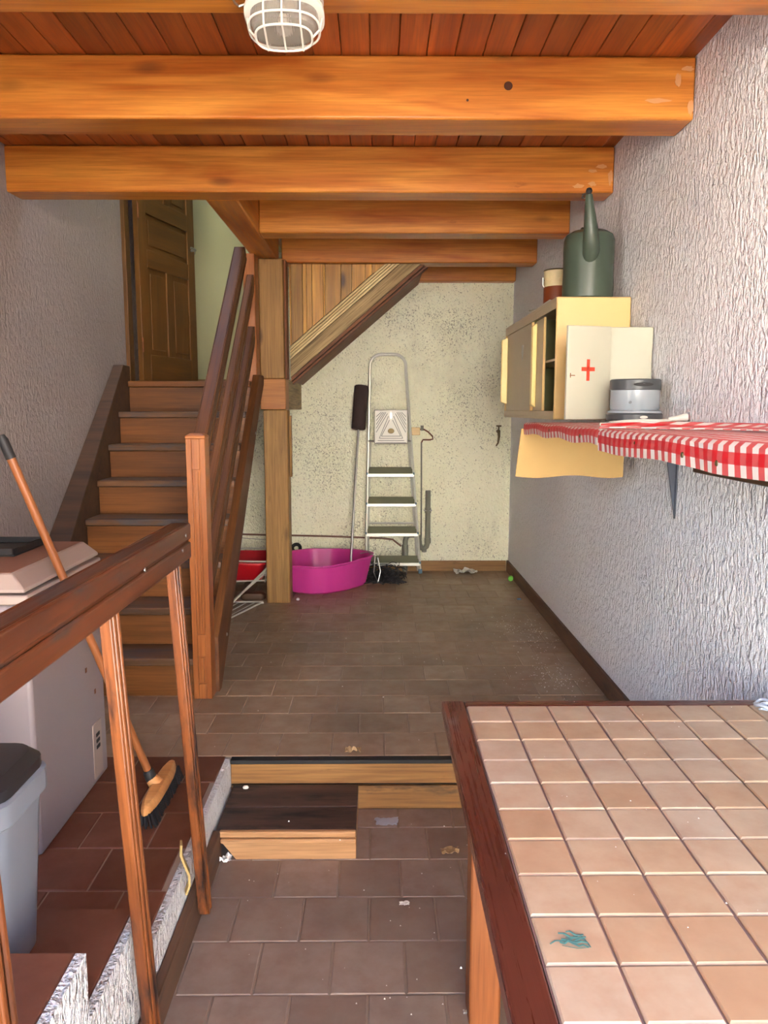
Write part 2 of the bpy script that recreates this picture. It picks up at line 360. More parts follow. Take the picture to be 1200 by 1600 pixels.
struct(obj('wall_closet', g, 'wall_l'), 'closed box added behind the panelled door to keep sky light out', 'wall')
g = G().box((-1.95, -.6, -.1), (-.15, -.45, 2.8)).box((-.15, -.6, 2.58), (XR+.15, -.45, 2.8))  # unseen wall, its doorway edge shaped to hold light off the left side
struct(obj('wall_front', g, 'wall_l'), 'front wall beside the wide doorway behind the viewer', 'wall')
g = G().box((-.80, 3.76, 2.70), (-.72, YB, 4.5)).box((-1.75, 3.66, 2.70), (-.72, 3.76, 4.5)).box((-1.75, 4.75, 4.45), (-.72, YB, 4.5)).box((-1.75, 3.66, 4.45), (-.72, 3.9, 4.5))  # roof gap of the unseen shaft added to send daylight onto the landing
struct(obj('wall_stairwell', g, 'wall_s'), 'pale stairwell walls above the landing', 'wall')
g = G().box((-2.0, -.6, 2.69), (XR+.15, 3.66, 2.95)).box((-.72, 3.66, 2.69), (XR+.15, YB+.15, 2.95))  # unseen slab over the planks, added to block the sun
ce = struct(obj('ceiling', g, 'plank'), 'orange varnished plank ceiling above the beams', 'ceiling')
PW = .0935; i = 0
x = -1.80
while x < XR-.02:
    x1 = min(x+PW, XR); y1 = 3.74 if x1 <= -.66 else YB
    wbox('plank', (x+.001, x1-.001), (-.44, y1), (2.662, 2.69), 'plank', ce, 'Y', .0035); x = x1
# outside: sunlit terrace and an added unseen wall opposite, both bounce daylight in
struct(obj('ground', G().box((-40, -40, -.25), (40, -.6, -.12)).box((-40, -.6, -.25), (-2.4, 40, -.12)), 'ground'), 'sunlit terrace outside the doorway', 'ground')
hb = tag(box('house_facade', (-14, 14), (-14.5, -14), (-.12, 6.5), 'wall_o'), 'pale sunlit wall added across the terrace to bounce light indoors', 'bounce wall')
# ------------------------------------------------------------------ skirting, risers
struct(wbox('baseboard_right', (1.042, 1.059), (2.79, YB-.02), (.2, .29), 'base_wood', None, 'Y', .002), 'dark wooden skirting along the right wall', 'baseboard')
bb = struct(wbox('baseboard_back', (-1.5, 1.04), (YB-.02, YB-.001), (.2, .285), 'base_back', None, 'X', .002), 'brown wooden skirting along the back wall', 'baseboard')
struct(wbox('baseboard_landing', (-1.5, -.82), (YB-.03, YB-.013), (1.672, 1.735), 'base_back', None, 'X', .002), 'wooden skirting on the stair landing', 'baseboard')
struct(wbox('baseboard_low', (-.554, -.528), (-.4, 2.42), (0, .10), 'base_wood', None, 'Y', .003), 'worn brown skirting board along the low white wall', 'baseboard')
ri = thing('floor_step_edge', (.2, 2.74, 0), 'oak boarded riser of the step between the two floors', 'step')
def sx(x): return 2.734+(x+.553)*.07*.0+.0
for z0, z1 in ((.001, .093), (.103, .182)):
    wbox('riser_board', (-.553, XR-.002), (2.735, 2.752), (z0, z1), 'riser', ri, 'X', .003)
wbox('nosing_strip', (-.553, XR-.002), (2.728, 2.763), (.184, .199), 'black', ri, 'X', .002, label='black nosing strip')
wbox('backing', (-.553, XR-.002), (2.753, 2.764), (0, .183), 'black', ri, 'X', 0)
# ------------------------------------------------------------------ ceiling beams
BL = (-1.79, XR-.002)
nm = ['nearest ceiling beam, carrying the caged lamp', 'deep orange ceiling beam just beyond the caged lamp, with a dark knot', 'ceiling beam right above the green can, third from the lamp', 'shorter ceiling beam ending at the stairwell opening, in front of the post', 'short ceiling beam resting on the wooden post', 'thin beam lying against the top of the back wall']
def beam(x, y, z, k):
    return tag(wbox('ceiling_beam', x, y, z, 'beam', None, 'X', .008), nm[k], 'beam', 'ceiling beams')
beam(BL, (1.88, 2.04), (2.465, 2.66), 0)
bA = beam(BL, (2.71, 2.87), (2.46, 2.66), 1)
bB = beam((-1.74, XR-.002), (3.59, 3.73), (2.462, 2.66), 2)
beam((-.648, XR-.002), (4.38, 4.53), (2.46, 2.66), 3)
beam((-.633, XR-.002), (5.25, 5.40), (2.462, 2.66), 4)
beam((.285, XR-.002), (YB-.09, YB-.001), (2.472, 2.66), 5)
tag(wbox('beam_offcut', (.195, .283), (YB-.085, YB-.001), (2.472, 2.60), 'post2', None, 'X', .004), 'short beam offcut against the back wall beside the sloping string', 'beam')
tag(wbox('trimmer_beam', (-.80, -.65), (3.735, 5.249), (2.464, 2.66), 'beam', None, 'Y', .008), 'beam edging the stairwell opening, running front to back', 'beam')
# knots on the front of the second beam
for x, z, r in ((.435, 2.565, .013), (.30, 2.520, .004)):
    g = G().lathe([(r*1.15, 0), (r, .002), (.001, .0025)], (0, 0, 0), 14)
    m = Matrix.Translation((x, 2.7105, z)) @ Matrix.Rotation(math.radians(90), 4, 'X')
    M.setdefault('knot', plain('dark knot', (70, 34, 12), .5)); obj('knot', g, 'knot', bA, m)
# dried render smeared over the wall ends of two beams
def smear(parent, y, pts, seed):
    g = G(); rr4 = random.Random(seed)
    for x, z, w, h in pts:
        n = 14; o_ = [(x+w*math.cos(2*math.pi*i/n)*rr4.uniform(.6, 1.1), y, z+h*math.sin(2*math.pi*i/n)*rr4.uniform(.6, 1.1)) for i in range(n)]
        g.prism(o_, (0, -.0012, 0))
    M.setdefault('smear_w', plain('dried render smear', (206, 150, 100), .8)); obj('render_smear', g, 'smear_w', parent, label='pale dried render smear')
smear(bA, 2.7098, ((1.03, 2.62, .022, .010), (1.00, 2.585, .012, .022), (1.045, 2.50, .010, .03), (.93, 2.52, .05, .008)), 2)
smear(bB, 3.5898, ((1.00, 2.575, .030, .010), (.96, 2.555, .022, .008), (1.04, 2.53, .012, .035), (.90, 2.49, .03, .012), (.96, 2.50, .02, .012)), 4)
# ------------------------------------------------------------------ post and landing beam
po = thing('support_post', (-.67, 5.15, .2), 'square wooden post beside the pink tub, carrying the beams', 'post')
wbox('lower_post', (-.75, -.592), (5.08, 5.23), (.2, 1.499), 'post', po, 'Z', .007)
wbox('upper_post', (-.765, -.607), (5.09, 5.235), (1.70, 2.459), 'post', po, 'Z', .007)
wbox('side_strip', (-.606, -.592), (5.12, 5.24), (1.70, 2.459), 'soffit', po, 'Z', .003)
wbox('cap_block', (-.763, -.597), (5.05, 5.235), (1.50, 1.70), 'post2', po, 'X', .006)
wbox('back_strip', (-.591, -.578), (5.16, 5.22), (1.05, 1.46), 'post', po, 'Z', .003)
lb = tag(wbox('landing_beam', (-.757, -.60), (5.236, YB-.002), (1.50, 1.70), 'grey_wood', None, 'Y', .005), 'grey weathered beam from post to back wall under the landing', 'beam')
wbox('corbel', (-.66, -.612), (5.25, 5.34), (1.46, 1.499), 'grey_wood', lb, 'Y', .004)
# ------------------------------------------------------------------ main stairs
stc = thing('staircase', (-1.15, 3.4, .2), 'brown wooden staircase climbing to the door on the left', 'staircase')
RI, GO, Y1 = .184, .197, 3.36
for k in range(8):
    z = .2+RI*(k+1); y = Y1+GO*k
    d = GO+.03 if k < 7 else .14
    wbox('tread', (-1.518, -.777), (y, y+d), (z-.036, z), 'tread' if k < 7 else 'stair', stc, 'X', .006)
    wbox('riser', (-1.518, -.777), (y+.025, y+.043), (z-RI, z-.037), 'stair', stc, 'X', .002)
wbox('landing', (-1.55, -.765), (4.88, YB-.013), (1.632, 1.672), 'stair', stc, 'X', .003)
def nz(y): return .384+(RI/GO)*(y-Y1)
pl = [(3.30, .201), (3.44, .201), (4.86, 1.52), (4.86, 1.672), (4.80, 1.672), (4.80, 1.765), (4.68, 1.765), (3.30, nz(3.30)+.075)]
g = G(); n = len(pl)
g.add([(-1.52, a, b) for a, b in pl]+[(xl(a)+.003, a, b) for a, b in pl], [tuple(range(n-1, -1, -1)), tuple(range(n, 2*n))]+[(i, (i+1) % n, n+(i+1) % n, n+i) for i in range(n)])
obj('wall_string', g, 'dark', stc, bev=.004, label='dark stained string against the wall')
pl = [(3.43, .201), (3.48, .201), (4.85, 1.52), (5.03, 1.66), (5.03, 1.715), (4.85, 1.715), (3.43, .46)]
L, m = frame((-.755, 3.43, .2), (-.755, 4.85, 1.53)); inv = m.inverted()
g = G().prism([(-.776, a, b) for a, b in pl], (.042, 0, 0)); g.v = [tuple(inv @ Vector(p)) for p in g.v]
obj('outer_string', g, 'rail', stc, m, .004)
for y, z in ((3.62, .42), (4.64, 1.36)):
    g = G().lathe([(.009, 0), (.007, .004), (.001, .006)], (0, 0, 0), 10)
    obj('screw', g, 'steel', stc, Matrix.Translation((-.7335, y, z)) @ Matrix.Rotation(math.radians(90), 4, 'Y'))
sr = thing('stair_railing', (-.79, 3.4, .2), 'brown wooden stair railing with grooved newel post', 'railing')
# newel with routed channels on its front
x0, x1, y0, y1, z0, z1 = -.833, -.750, 3.345, 3.43, .2, 1.375
g = G().box((x0, y0+.011, z0), (x1, y1, z1))
for a, b in ((x0, x0+.024), (x1-.024, x1)): g.box((a, y0, z0), (b, y0+.011, z1))
for a, b in ((z0, .27), (.40, .50), (1.24, z1)): g.box((x0+.024, y0, a), (x1-.024, y0+.011, b))
g.box((x0+.034, y0+.001, .507), (x1-.034, y0+.011, 1.233)); g.box((x0+.035, y0+.001, .277), (x1-.035, y0+.011, .393))
L, m = frame((-.79, 3.39, z0), (-.79, 3.39, z1), (0, 1, 0)); inv = m.inverted(); g.v = [tuple(inv @ Vector(p)) for p in g.v]
nw = obj('newel_post', g, 'newel', sr, m, .002)
g = G().rings([[(x0-.002, y0-.002, z1), (x1+.002, y0-.002, z1), (x1+.002, y1+.002, z1), (x0-.002, y1+.002, z1)], [(x0-.002, y0-.002, z1+.012), (x1+.002, y0-.002, z1+.012), (x1+.002, y1+.002, z1+.012), (x0-.002, y1+.002, z1+.012)], [(x0+.016, y0+.016, z1+.024), (x1-.016, y0+.016, z1+.024), (x1-.016, y1-.016, z1+.024), (x0+.016, y1-.016, z1+.024)]])
obj('newel_cap', g, 'newel', nw, bev=.003)
def rail(name, ya, za, yb, zb, w, h, groove=True):
    L, m = frame((-.79, ya, za), (-.79, yb, zb)); g = G().box((0, -w/2+.006, -h/2), (L, w/2-.006, h/2))
    for s in (-1, 1):
        for a, b in ((-h/2, -h/2+h*.22), (-h/2+h*.34, h/2)): g.box((0, min(s*w/2, s*(w/2-.006)), a), (L, max(s*w/2, s*(w/2-.006)), b))
    return obj(name, g, 'rail', sr, m, .0025)
rail('handrail', 3.425, 1.315, 4.60, 2.395, .062, .085)
rail('middle_rail', 3.425, .93, 4.95, 2.30, .042, .085); rail('middle_rail', 3.425, .625, 4.95, 1.985, .042, .085)
wbox('wall_newel', (-.838, -.7635), (4.945, 5.088), (1.673, 2.463), 'newel', sr, 'Z', .005)
# ------------------------------------------------------------------ upper flight on the right of the post
us = thing('upper_flight', (-.2, 5.5, 1.7), 'sloping underside of the upper stair flight with board panelling, right of the post', 'staircase')
sl_ = .85
def slab(name, xa, za, vth, y0, y1, mat, ztop, parent=us, bev=.003):
    """a board that climbs at the slope of the flight: za = lower edge at xa, vth = vertical thickness"""
    xe = xa+(ztop-za)/sl_; xt = xa+(ztop-za-vth)/sl_
    p = [(xa, y0, za), (xe, y0, ztop), (xt, y0, ztop), (xa, y0, za+vth)]
    L, m = frame((xa, y0, za), (xe, y0, ztop)); inv = m.inverted(); g = G().prism(p, (0, y1-y0, 0)); g.v = [tuple(inv @ Vector(q)) for q in g.v]
    return obj(name, g, mat, parent, m, bev)
slab('string', -.589, 1.715, .115, 5.275, 5.325, 'grey_wood', 2.461)
for i in range(4): slab('moulding', -.589, 1.832+i*.0225, .020, 5.262+.006*i, 5.325, 'mould', 2.461, bev=.004)
slab('soffit', -.589, 1.690, .035, 5.328, YB-.002, 'soffit', 2.461)
slab('batten', -.589, 1.672, .030, 5.40, 5.52, 'soffit', 2.47)
xs = [-.590, -.577, -.50, -.475, -.437, -.362, -.35, -.243, -.17, -.08, -.035, .06]
for a, b in zip(xs, xs[1:]):
    zb_ = lambda x: 1.924+sl_*(x+.589)
    if zb_(a) > 2.45: break
    p = [(a+.0008, 5.285, zb_(a)), (b-.0008, 5.285, min(zb_(b), 2.455)), (b-.0008, 5.285, 2.46), (a+.0008, 5.285, 2.46)]
    L, m = frame((a, 5.285, 1.9), (a, 5.285, 2.46), (0, 1, 0)); inv = m.inverted(); g = G().prism(p, (0, .018, 0)); g.v = [tuple(inv @ Vector(q)) for q in g.v]
    obj('panel_board', g, 'board', us, m, .002)
# ------------------------------------------------------------------ door on the landing
dr = bpy.data.objects.new('door_1', None); link(dr, None, Matrix.Translation((-1.55, 5.0, 1.672)))
struct(dr, 'panelled wooden door ajar at the head of the stairs', 'door')
wbox('frame_post', (-1.575, -1.545), (4.90, 4.985), (1.674, 3.7), 'door', dr, 'Z', .004); wbox('frame_post', (-1.60, -1.515), (5.745, 5.80), (1.674, 3.7), 'door', dr, 'Z', .004)
wbox('frame_head', (-1.62, -1.52), (4.93, 5.79), (3.66, 3.72), 'door', dr, 'Y', .004)
DM = Matrix.Translation((-1.527, 5.0, 1.682)) @ Matrix.Rotation(math.radians(75), 4, 'Z')
def dpart(name, x0, x1, z0, z1, y0, y1, mat='door', parent=None, bev=.003, grain='Z'):
    if grain == 'Z': m = DM @ Matrix.Translation((x0, y0, z0)) @ Matrix.Rotation(math.radians(-90), 4, 'Y'); g = G().box((0, 0, -(x1-x0)), (z1-z0, y1-y0, 0))
    else: m = DM @ Matrix.Translation((x0, y0, z0)); g = G().box((0, 0, 0), (x1-x0, y1-y0, z1-z0))
    return obj(name, g, mat, parent, m, bev)
leaf = bpy.data.objects.new('leaf', None); link(leaf, dr, DM)
for a, b in ((0, .095), (.625, .72)): dpart('stile', a, b, 0, 1.96, -.036, 0, parent=leaf)
for z0, z1 in ((0, .17), (.72, .83), (1.05, 1.16), (1.84, 1.96)): dpart('cross_rail', .095, .625, z0, z1, -.036, 0, parent=leaf, grain='X')
for z0, z1 in ((.17, .72), (1.16, 1.84)):
    dpart('mullion', .325, .395, z0, z1, -.036, 0, parent=leaf)
    for a, b in ((.095, .325), (.395, .625)): dpart('panel', a+.001, b-.001, z0+.001, z1-.001, -.025, -.011, parent=leaf, bev=0); dpart('panel', a+.035, b-.035, z0+.035, z1-.035, -.031, -.0255, parent=leaf, bev=.004)
dpart('panel', .096, .624, .831, 1.049, -.025, -.011, parent=leaf, bev=0, grain='X'); dpart('panel', .13, .59, .862, 1.02, -.031, -.0255, parent=leaf, bev=.004, grain='X')
hp = lambda x, y, z: DM @ Vector((x, y, z))
g = G().tube([hp(.67, -.037, .93), hp(.67, -.07, .93), hp(.64, -.085, .93), hp(.58, -.085, .93)], .008, 8)
hd = obj('handle', g, 'steel', leaf)
g = G().tube([hp(.725, -.02, .93), hp(.745, -.02, .93)], .012, 8); obj('latch', g, 'steel', leaf)
g = G(); v0 = [hp(*p) for p in ((.7205, -.032, .80), (.7225, -.032, .80), (.7225, -.006, .80), (.7205, -.006, .80), (.7205, -.032, 1.0), (.7225, -.032, 1.0), (.7225, -.006, 1.0), (.7205, -.006, 1.0))]
obj('lock_plate', g.add(v0, ((0,3,2,1),(4,5,6,7),(0,1,5,4),(1,2,6,5),(2,3,7,6),(3,0,4,7))), 'steel', leaf)
for z in (.18, 1.0, 1.75): obj('hinge', G().tube([hp(-.006, -.042, z), hp(-.006, -.042, z+.09)], .007, 8), 'soffit', leaf)
# ------------------------------------------------------------------ guard railing on the low wall
gr = thing('guard_railing', (-.55, 1.6, .1), 'worn brown guard railing over the low white wall in the left foreground', 'railing')
L, m = frame((-.56, .35, 1.142), (-.56, 2.16, 1.132))
g = G().box((0, -.020, -.05), (L, .020, .05))
for s in (-1, 1):
    for a, b in ((-.05, -.004), (.004, .05)): g.box((0, min(s*.02, s*.029), a), (L, max(s*.02, s*.029), b))
obj('handrail', g, 'guard', gr, m, .005)
def baluster(p0, p1):
    L, m = frame(p0, p1, (0, 1, 0)); g = G().box((0, -.016, -.018), (L, .010, .018))
    g.box((.0, .010, -.018), (L, .017, -.004)); g.box((0, .010, .005), (L, .017, .018))
    return obj('baluster', g, 'baluster', gr, m, .004)
baluster((-.505, 1.56, .055), (-.555, 1.545, 1.09)); baluster((-.503, 2.065, .055), (-.552, 2.035, 1.085)); baluster((-.516, 1.005, .02), (-.558, .99, 1.09))
for y, z in ((1.72, 1.138), (2.06, 1.12), (2.10, 1.155)):
    obj('screw', G().lathe([(.006, 0), (.005, .002), (.001, .003)], (0, 0, 0), 10), 'steel', gr, Matrix.Translation((-.5305, y, z)) @ Matrix.Rotation(math.radians(90), 4, 'Y'))
g = G().sheet([[(-.55+.012*math.sin(i*1.1)+.004*j, 2.04-.014*j, .14+.03*i) for j in range(3)] for i in range(6)], .006)
obj('foam_strip', g, 'foam', gr, label='torn yellow foam strip')
# ------------------------------------------------------------------ chest freezer
fz = thing('chest_freezer', (-1.28, 2.38, .2), 'small white chest freezer with stained lid, left of the broom', 'freezer')
box('body', (-1.585, -.985), (2.105, 2.67), (.2, .955), 'freezer', fz, .012)
g = G().box((-1.585, 2.10, .957), (-.978, 2.675, .985)); obj('rim', g, 'freezer_lid', fz, bev=.006)
a = (-1.585, -.985, 2.10, 2.672)
g = G().rings([[(a[0], a[2], .992), (a[1], a[2], .992), (a[1], a[3], .992), (a[0], a[3], .992)], [(a[0], a[2], 1.002), (a[1], a[2], 1.002), (a[1], a[3], 1.002), (a[0], a[3], 1.002)],
               [(a[0], a[2]+.03, 1.042), (a[1]-.045, a[2]+.03, 1.042), (a[1]-.045, a[3]-.012, 1.042), (a[0], a[3]-.012, 1.042)]])
ld = obj('lid', g, 'freezer_lid', fz, bev=.004)
g = G().box((a[0]+.01, a[2]+.036, 1.042), (a[1]-.052, a[3]-.018, 1.0435)); obj('lid_top', g, 'lid_top', ld)
g = G().tube([(-1.35, 2.115, 1.02), (-1.35, 2.085, 1.022), (-1.08, 2.085, 1.022), (-1.08, 2.115, 1.02)], .012, 8); obj('handle', g, 'freezer_lid', ld)
vg = box('vent_grille', (-.985, -.981), (2.53, 2.61), (.225, .42), 'freezer_lid', fz, .002)
for i in range(3): box('slot', (-.981, -.979), (2.555, 2.585), (.325+.022*i, .337+.022*i), 'black', vg)
for y, z in ((2.50, .62), (2.36, .74), (2.57, .52)): box('rust_spot', (-.985, -.9838), (y, y+.012), (z, z+.016), 'redp' if z > .7 else 'soffit', fz)
tr = thing('black_tray', (-1.32, 2.47, 1.045), 'shallow black tray on the freezer lid', 'tray')
box('base', (-1.50, -1.135), (2.37, 2.60), (1.0437, 1.050), 'black', tr, .004)
g = G()
for p, q in (((-1.50, 2.37), (-1.135, 2.378)), ((-1.50, 2.592), (-1.135, 2.60)), ((-1.143, 2.37), (-1.135, 2.60)), ((-1.50, 2.37), (-1.492, 2.60))): g.box((*p, 1.050), (*q, 1.07))
obj('rim', g, 'black', tr, bev=.002)
# ------------------------------------------------------------------ waste bin
wb = thing('waste_bin', (-.92, 1.5, .336), 'grey plastic waste bin with black lid on the tiled step', 'bin')
def rrect(cx, cy, a, b, r, z, n=5):
    out = []
    for k, (sx_, sy_) in enumerate(((1, 1), (-1, 1), (-1, -1), (1, -1))):
        for i in range(n):
            t_ = math.pi/2*(k+i/(n-1)); out.append(Vector((cx+sx_*(a-r)+r*math.cos(t_), cy+sy_*(b-r)+r*math.sin(t_), z)))
    return out
cx_, cy_ = -.908, 1.50
g = G().rings([rrect(cx_, cy_, .155, .085, .035, .337), rrect(cx_, cy_, .178, .105, .04, .70)]); obj('body', g, 'bin_grey', wb)
g = G().rings([rrect(cx_, cy_, .186, .113, .045, .685), rrect(cx_, cy_, .19, .117, .045, .69), rrect(cx_, cy_, .19, .117, .045, .735), rrect(cx_, cy_, .184, .111, .045, .74)]); obj('rim', g, 'bin_grey', wb)
g = G().rings([rrect(cx_, cy_, .183, .11, .045, .7405), rrect(cx_, cy_, .183, .11, .045, .762), rrect(cx_, cy_, .165, .095, .045, .782), rrect(cx_, cy_, .10, .05, .03, .787)]); obj('lid', g, 'bin_black', wb)
# ------------------------------------------------------------------ broom
br = thing('broom', (-.72, 2.42, .2), 'wooden broom with black bristles leaning on the freezer', 'broom')
h0, h1 = Vector((-.752, 2.425, .275)), Vector((-1.058, 2.20, 1.395))
dv = (h1-h0).normalized()
L, m = frame(h0, h1, (0, 1, 0)); obj('handle', G().tube([(0, 0, 0), (L, 0, 0)], .0125, 14), 'handle_wood', br, m)
obj('end_cap', G().tube([h1-dv*.035, h1+dv*.02, h1+dv*.035], [.0145, .0145, .009], 14), 'black', br)
obj('collar', G().tube([h0-dv*.005, h0+dv*.035, h0+dv*.045], [.019, .019, .015], 14), 'black', br)
bx0, by0, bx1, by1 = -.722, 2.245, -.735, 2.60
ring = lambda z, w, e: [Vector((-.728+w*.5*math.cos(a_)*(1 if abs(math.cos(a_)) < .99 else 1), 2.42+(.175-e)*math.copysign(abs(math.sin(a_))**.7, math.sin(a_)), z)) for a_ in [2*math.pi*i/20 for i in range(20)]]
hdm = obj('head', G().rings([ring(.247, .055, 0), ring(.252, .058, 0), ring(.268, .05, .004), ring(.276, .034, .02)]), 'broom_wood', br)
obj('socket', G().tube([(-.735, 2.42, .262), h0+dv*.008], [.026, .020], 14), 'broom_wood', hdm)
g = G(); rb = random.Random(3)
for i in range(30):
    for j in range(5):
        y = 2.26+i*.0112+rb.uniform(-.003, .003); x = -.728+(j-2)*.0095; dx = (j-2)*.006+rb.uniform(-.004, .004)
        g.tube([(x, y, .249), (x+dx, y+rb.uniform(-.006, .006), .201)], [.0042, .0035], 4)
obj('bristles', g, 'bristle', br)
# ------------------------------------------------------------------ box step
bs = thing('box_step', (-.31, 2.57, 0), 'low wooden box step with blackened top below the floor edge', 'step')
for y0, y1 in ((2.425, 2.568), (2.574, 2.732)): 
    wbox('top_board', (-.545+ (0 if y0 < 2.5 else 0), -.074), (y0, y1), (.082, .100), 'box_dark', bs, 'X', .003)
wbox('nosing', (-.532, -.074), (2.405, 2.424), (.078, .101), 'box_light', bs, 'X', .005)
wbox('moulding', (-.527, -.074), (2.399, 2.412), (.062, .077), 'box_light', bs, 'X', .004)
p = [(-.524, 2.408, .061), (-.074, 2.408, .061), (-.074, 2.408, .001), (-.478, 2.408, .001)]
L, m = frame((-.524, 2.408, 0), (-.074, 2.408, 0)); inv = m.inverted(); g = G().prism(p, (0, .018, 0)); g.v = [tuple(inv @ Vector(q)) for q in g.v]
obj('front_board', g, 'box_light', bs, m, .002)
wbox('side_board', (-.092, -.0745), (2.427, 2.73), (.001, .081), 'box_light', bs, 'Y', .002); wbox('side_board', (-.47, -.452), (2.427, 2.73), (.001, .081), 'box_light', bs, 'Y', .002)
# ------------------------------------------------------------------ tiled table
tb = thing('tiled_table', (.6, 1.0, 0), 'wooden table topped with square terracotta tiles against the right wall', 'table')
TX0, TX1, TY0, TY1, TZ = .161, 1.052, .12, 1.862, .77
wbox('border', (TX0, TX0+.057), (TY0, TY1), (TZ-.032, TZ), 'table_edge', tb, 'Y', .004)
wbox('border', (TX1-.03, TX1), (TY0, TY1), (TZ-.032, TZ), 'table_edge', tb, 'Y', .004)
wbox('border', (TX0+.0575, TX1-.0305), (TY1-.036, TY1), (TZ-.032, TZ), 'table_edge', tb, 'X', .004)
wbox('border', (TX0+.0575, TX1-.0305), (TY0, TY0+.05), (TZ-.032, TZ), 'table_edge', tb, 'X', .004)
box('tile_bed', (TX0+.058, TX1-.031), (TY0+.051, TY1-.037), (TZ-.03, TZ-.0035), 'grout_t', tb)
special = None
for j in range(17):
    yb_ = TY1-.037-.0998*j; ya_ = max(yb_-.0998, TY0+.051)
    if yb_-ya_ < .03: break
    for i in range(8):
        xa_ = TX0+.0585+.1003*i+(.0 if i else 0); xb_ = min(xa_+.1003, TX1-.031)
        if xb_-xa_ < .02: continue
        e = R.uniform(-.0006, .0006)
        o = piece('tile', (xa_+.002+e, xb_-.002+e), (ya_+.002, yb_-.002), TZ+.0015+R.uniform(-.0006, .0006), .01, .0028, 'tile_table', tb)
        o.matrix_basis = o.matrix_basis @ Matrix.Rotation(R.uniform(-.008, .008), 4, 'Z'); WM[o.name] = o.matrix_basis.copy()
        if i == 0 and j == 8: special = o
g = G(); rs_ = random.Random(5); zt = TZ+.0026
def stroke(pts, w): 
    k = len(pts); 
    g.tube([(a, b, zt) for a, b in pts], [w*.5*(.5+.5*math.sin(math.pi*(i+.5)/k)) for i in range(k)], 5)
cx_, cy_ = .262, .980
for k in range(9):
    ox, oy = rs_.uniform(-.030, .002), rs_.uniform(-.012, .014); L2 = rs_.uniform(.018, .036); d2_ = rs_.uniform(-.35, .45)
    stroke([(cx_+ox+L2*q/4, cy_+oy-L2*q/4*d2_+.003*math.sin(q*2.1+k)) for q in range(5)], rs_.uniform(.0025, .0055))
stroke([(cx_+.02, cy_+.002), (cx_+.026, cy_-.012), (cx_+.028, cy_-.022)], .0025); stroke([(cx_-.01, cy_-.018), (cx_+.01, cy_-.024), (cx_+.026, cy_-.022)], .0015)
for q in range(len(g.v)): g.v[q] = (g.v[q][0], g.v[q][1], zt+(g.v[q][2]-zt)*.25)
obj('paint_smear', g, 'smear', special, label='dark green paint smear')
for y0 in (1.70, .22):
    for x0 in (.222, .95): wbox('leg', (x0, x0+.078), (y0, y0+.078), (0, TZ-.033), 'leg', tb, 'Z', .006)
wbox('apron', (.235, .25), (.30, 1.699), (.655, TZ-.033), 'leg', tb, 'Y', .002); wbox('apron', (.995, 1.01), (.30, 1.699), (.655, TZ-.033), 'leg', tb, 'Y', .002)
wbox('apron', (.302, .948), (1.73, 1.745), (.655, TZ-.033), 'leg', tb, 'X', .002); wbox('apron', (.302, .948), (.25, .265), (.655, TZ-.033), 'leg', tb, 'X', .002)
# crumpled plastic bag on the far corner
def bagp(u, v_):
    n_ = noise.noise(Vector((u*3.1, v_*3.4, 1.7))); n2 = noise.noise(Vector((u*8, v_*8, 4.2)))
    return (.94+.085*u+.02*n_, 1.775-.06*u+.05*v_+.02*n2, TZ+.006+abs(.032*n_+.014*n2)*min(1, u*3)*(1+u))
bag = thing('plastic_bag', (.99, 1.77, TZ), 'crumpled clear plastic bag on the far right corner of the table', 'bag')
obj('film', G().sheet([[bagp(i/14, j/12) for j in range(13)] for i in range(15)], .0006), 'film', bag, ang=60)
obj('handle_loop', G().tube([(.95+.018*math.cos(a_), 1.80+.03*math.sin(a_), TZ+.010+.006*math.sin(2*a_)) for a_ in [2*math.pi*i/18 for i in range(18)]], .004, 6, True), 'film', bag)
# ------------------------------------------------------------------ wall shelf with gingham cloth
sh = thing('wall_shelf', (.83, 2.0, 1.40), 'wall shelf on brackets under the red checked cloth', 'shelf')
wbox('board', (.592, 1.056), (2.06, 3.07), (1.418, 1.443), 'base_wood', sh, 'Y', .002); wbox('board', (.592, 1.056), (.75, 2.055), (1.418, 1.443), 'base_wood', sh, 'Y', .002)
wbox('batten', (.735, .775), (.80, 1.785), (1.355, 1.417), 'dark', sh, 'Y', .003); wbox('batten', (1.03, 1.058), (.80, 2.6), (1.365, 1.417), 'dark', sh, 'Y', .003)
def bracket(y):
    g = G()
    g.prism([(1.0575, y-.018, 1.417), (1.0575, y+.018, 1.417), (1.0575, y+.005, 1.115), (1.0575, y-.005, 1.115)], (-.004, 0, 0))
    g.prism([(1.0575, y-.018, 1.413), (1.0575, y+.018, 1.413), (.66, y+.008, 1.413), (.66, y-.008, 1.413)], (0, 0, .004))
    g.prism([(1.053, y-.004, 1.125), (1.053, y-.004, 1.412), (.68, y-.004, 1.412), (.95, y-.004, 1.385), (1.02, y-.004, 1.32)], (0, .008, 0))
    return obj('bracket', g, 'bracket', sh, bev=.0015, label='grey blue steel shelf bracket')
bracket(2.70); bracket(1.25)
def cloth(name, rows, label):
    """rows: profile points across the shelf for each station along Y; UV follows the cloth"""
    g = G().sheet(rows, .0022); nu, nv = len(rows), len(rows[0])
    b = Vector((.8, rows[0][0][1], 1.44)); g.v = [tuple(Vector(p)-b) for p in g.v]
    me = mesh(name, g, ang=50); fixn(me); me.set_sharp_from_angle(angle=math.radians(50)); me.materials.append(M['gingham'])
    us_ = []
    for i in range(nu):
        s_ = 0
        for j in range(nv):
            if j: s_ += (Vector(rows[i][j])-Vector(rows[i][j-1])).length
            us_.append((s_, rows[i][j][1]))
    uv = me.uv_layers.new(name='UVMap'); q = nu*nv
    for lp in me.loops: uv.data[lp.index].uv = us_[lp.vertex_index % q]
    o = bpy.data.objects.new(name, me); link(o, None, Matrix.Translation(b)); return tag(o, label, 'tablecloth')
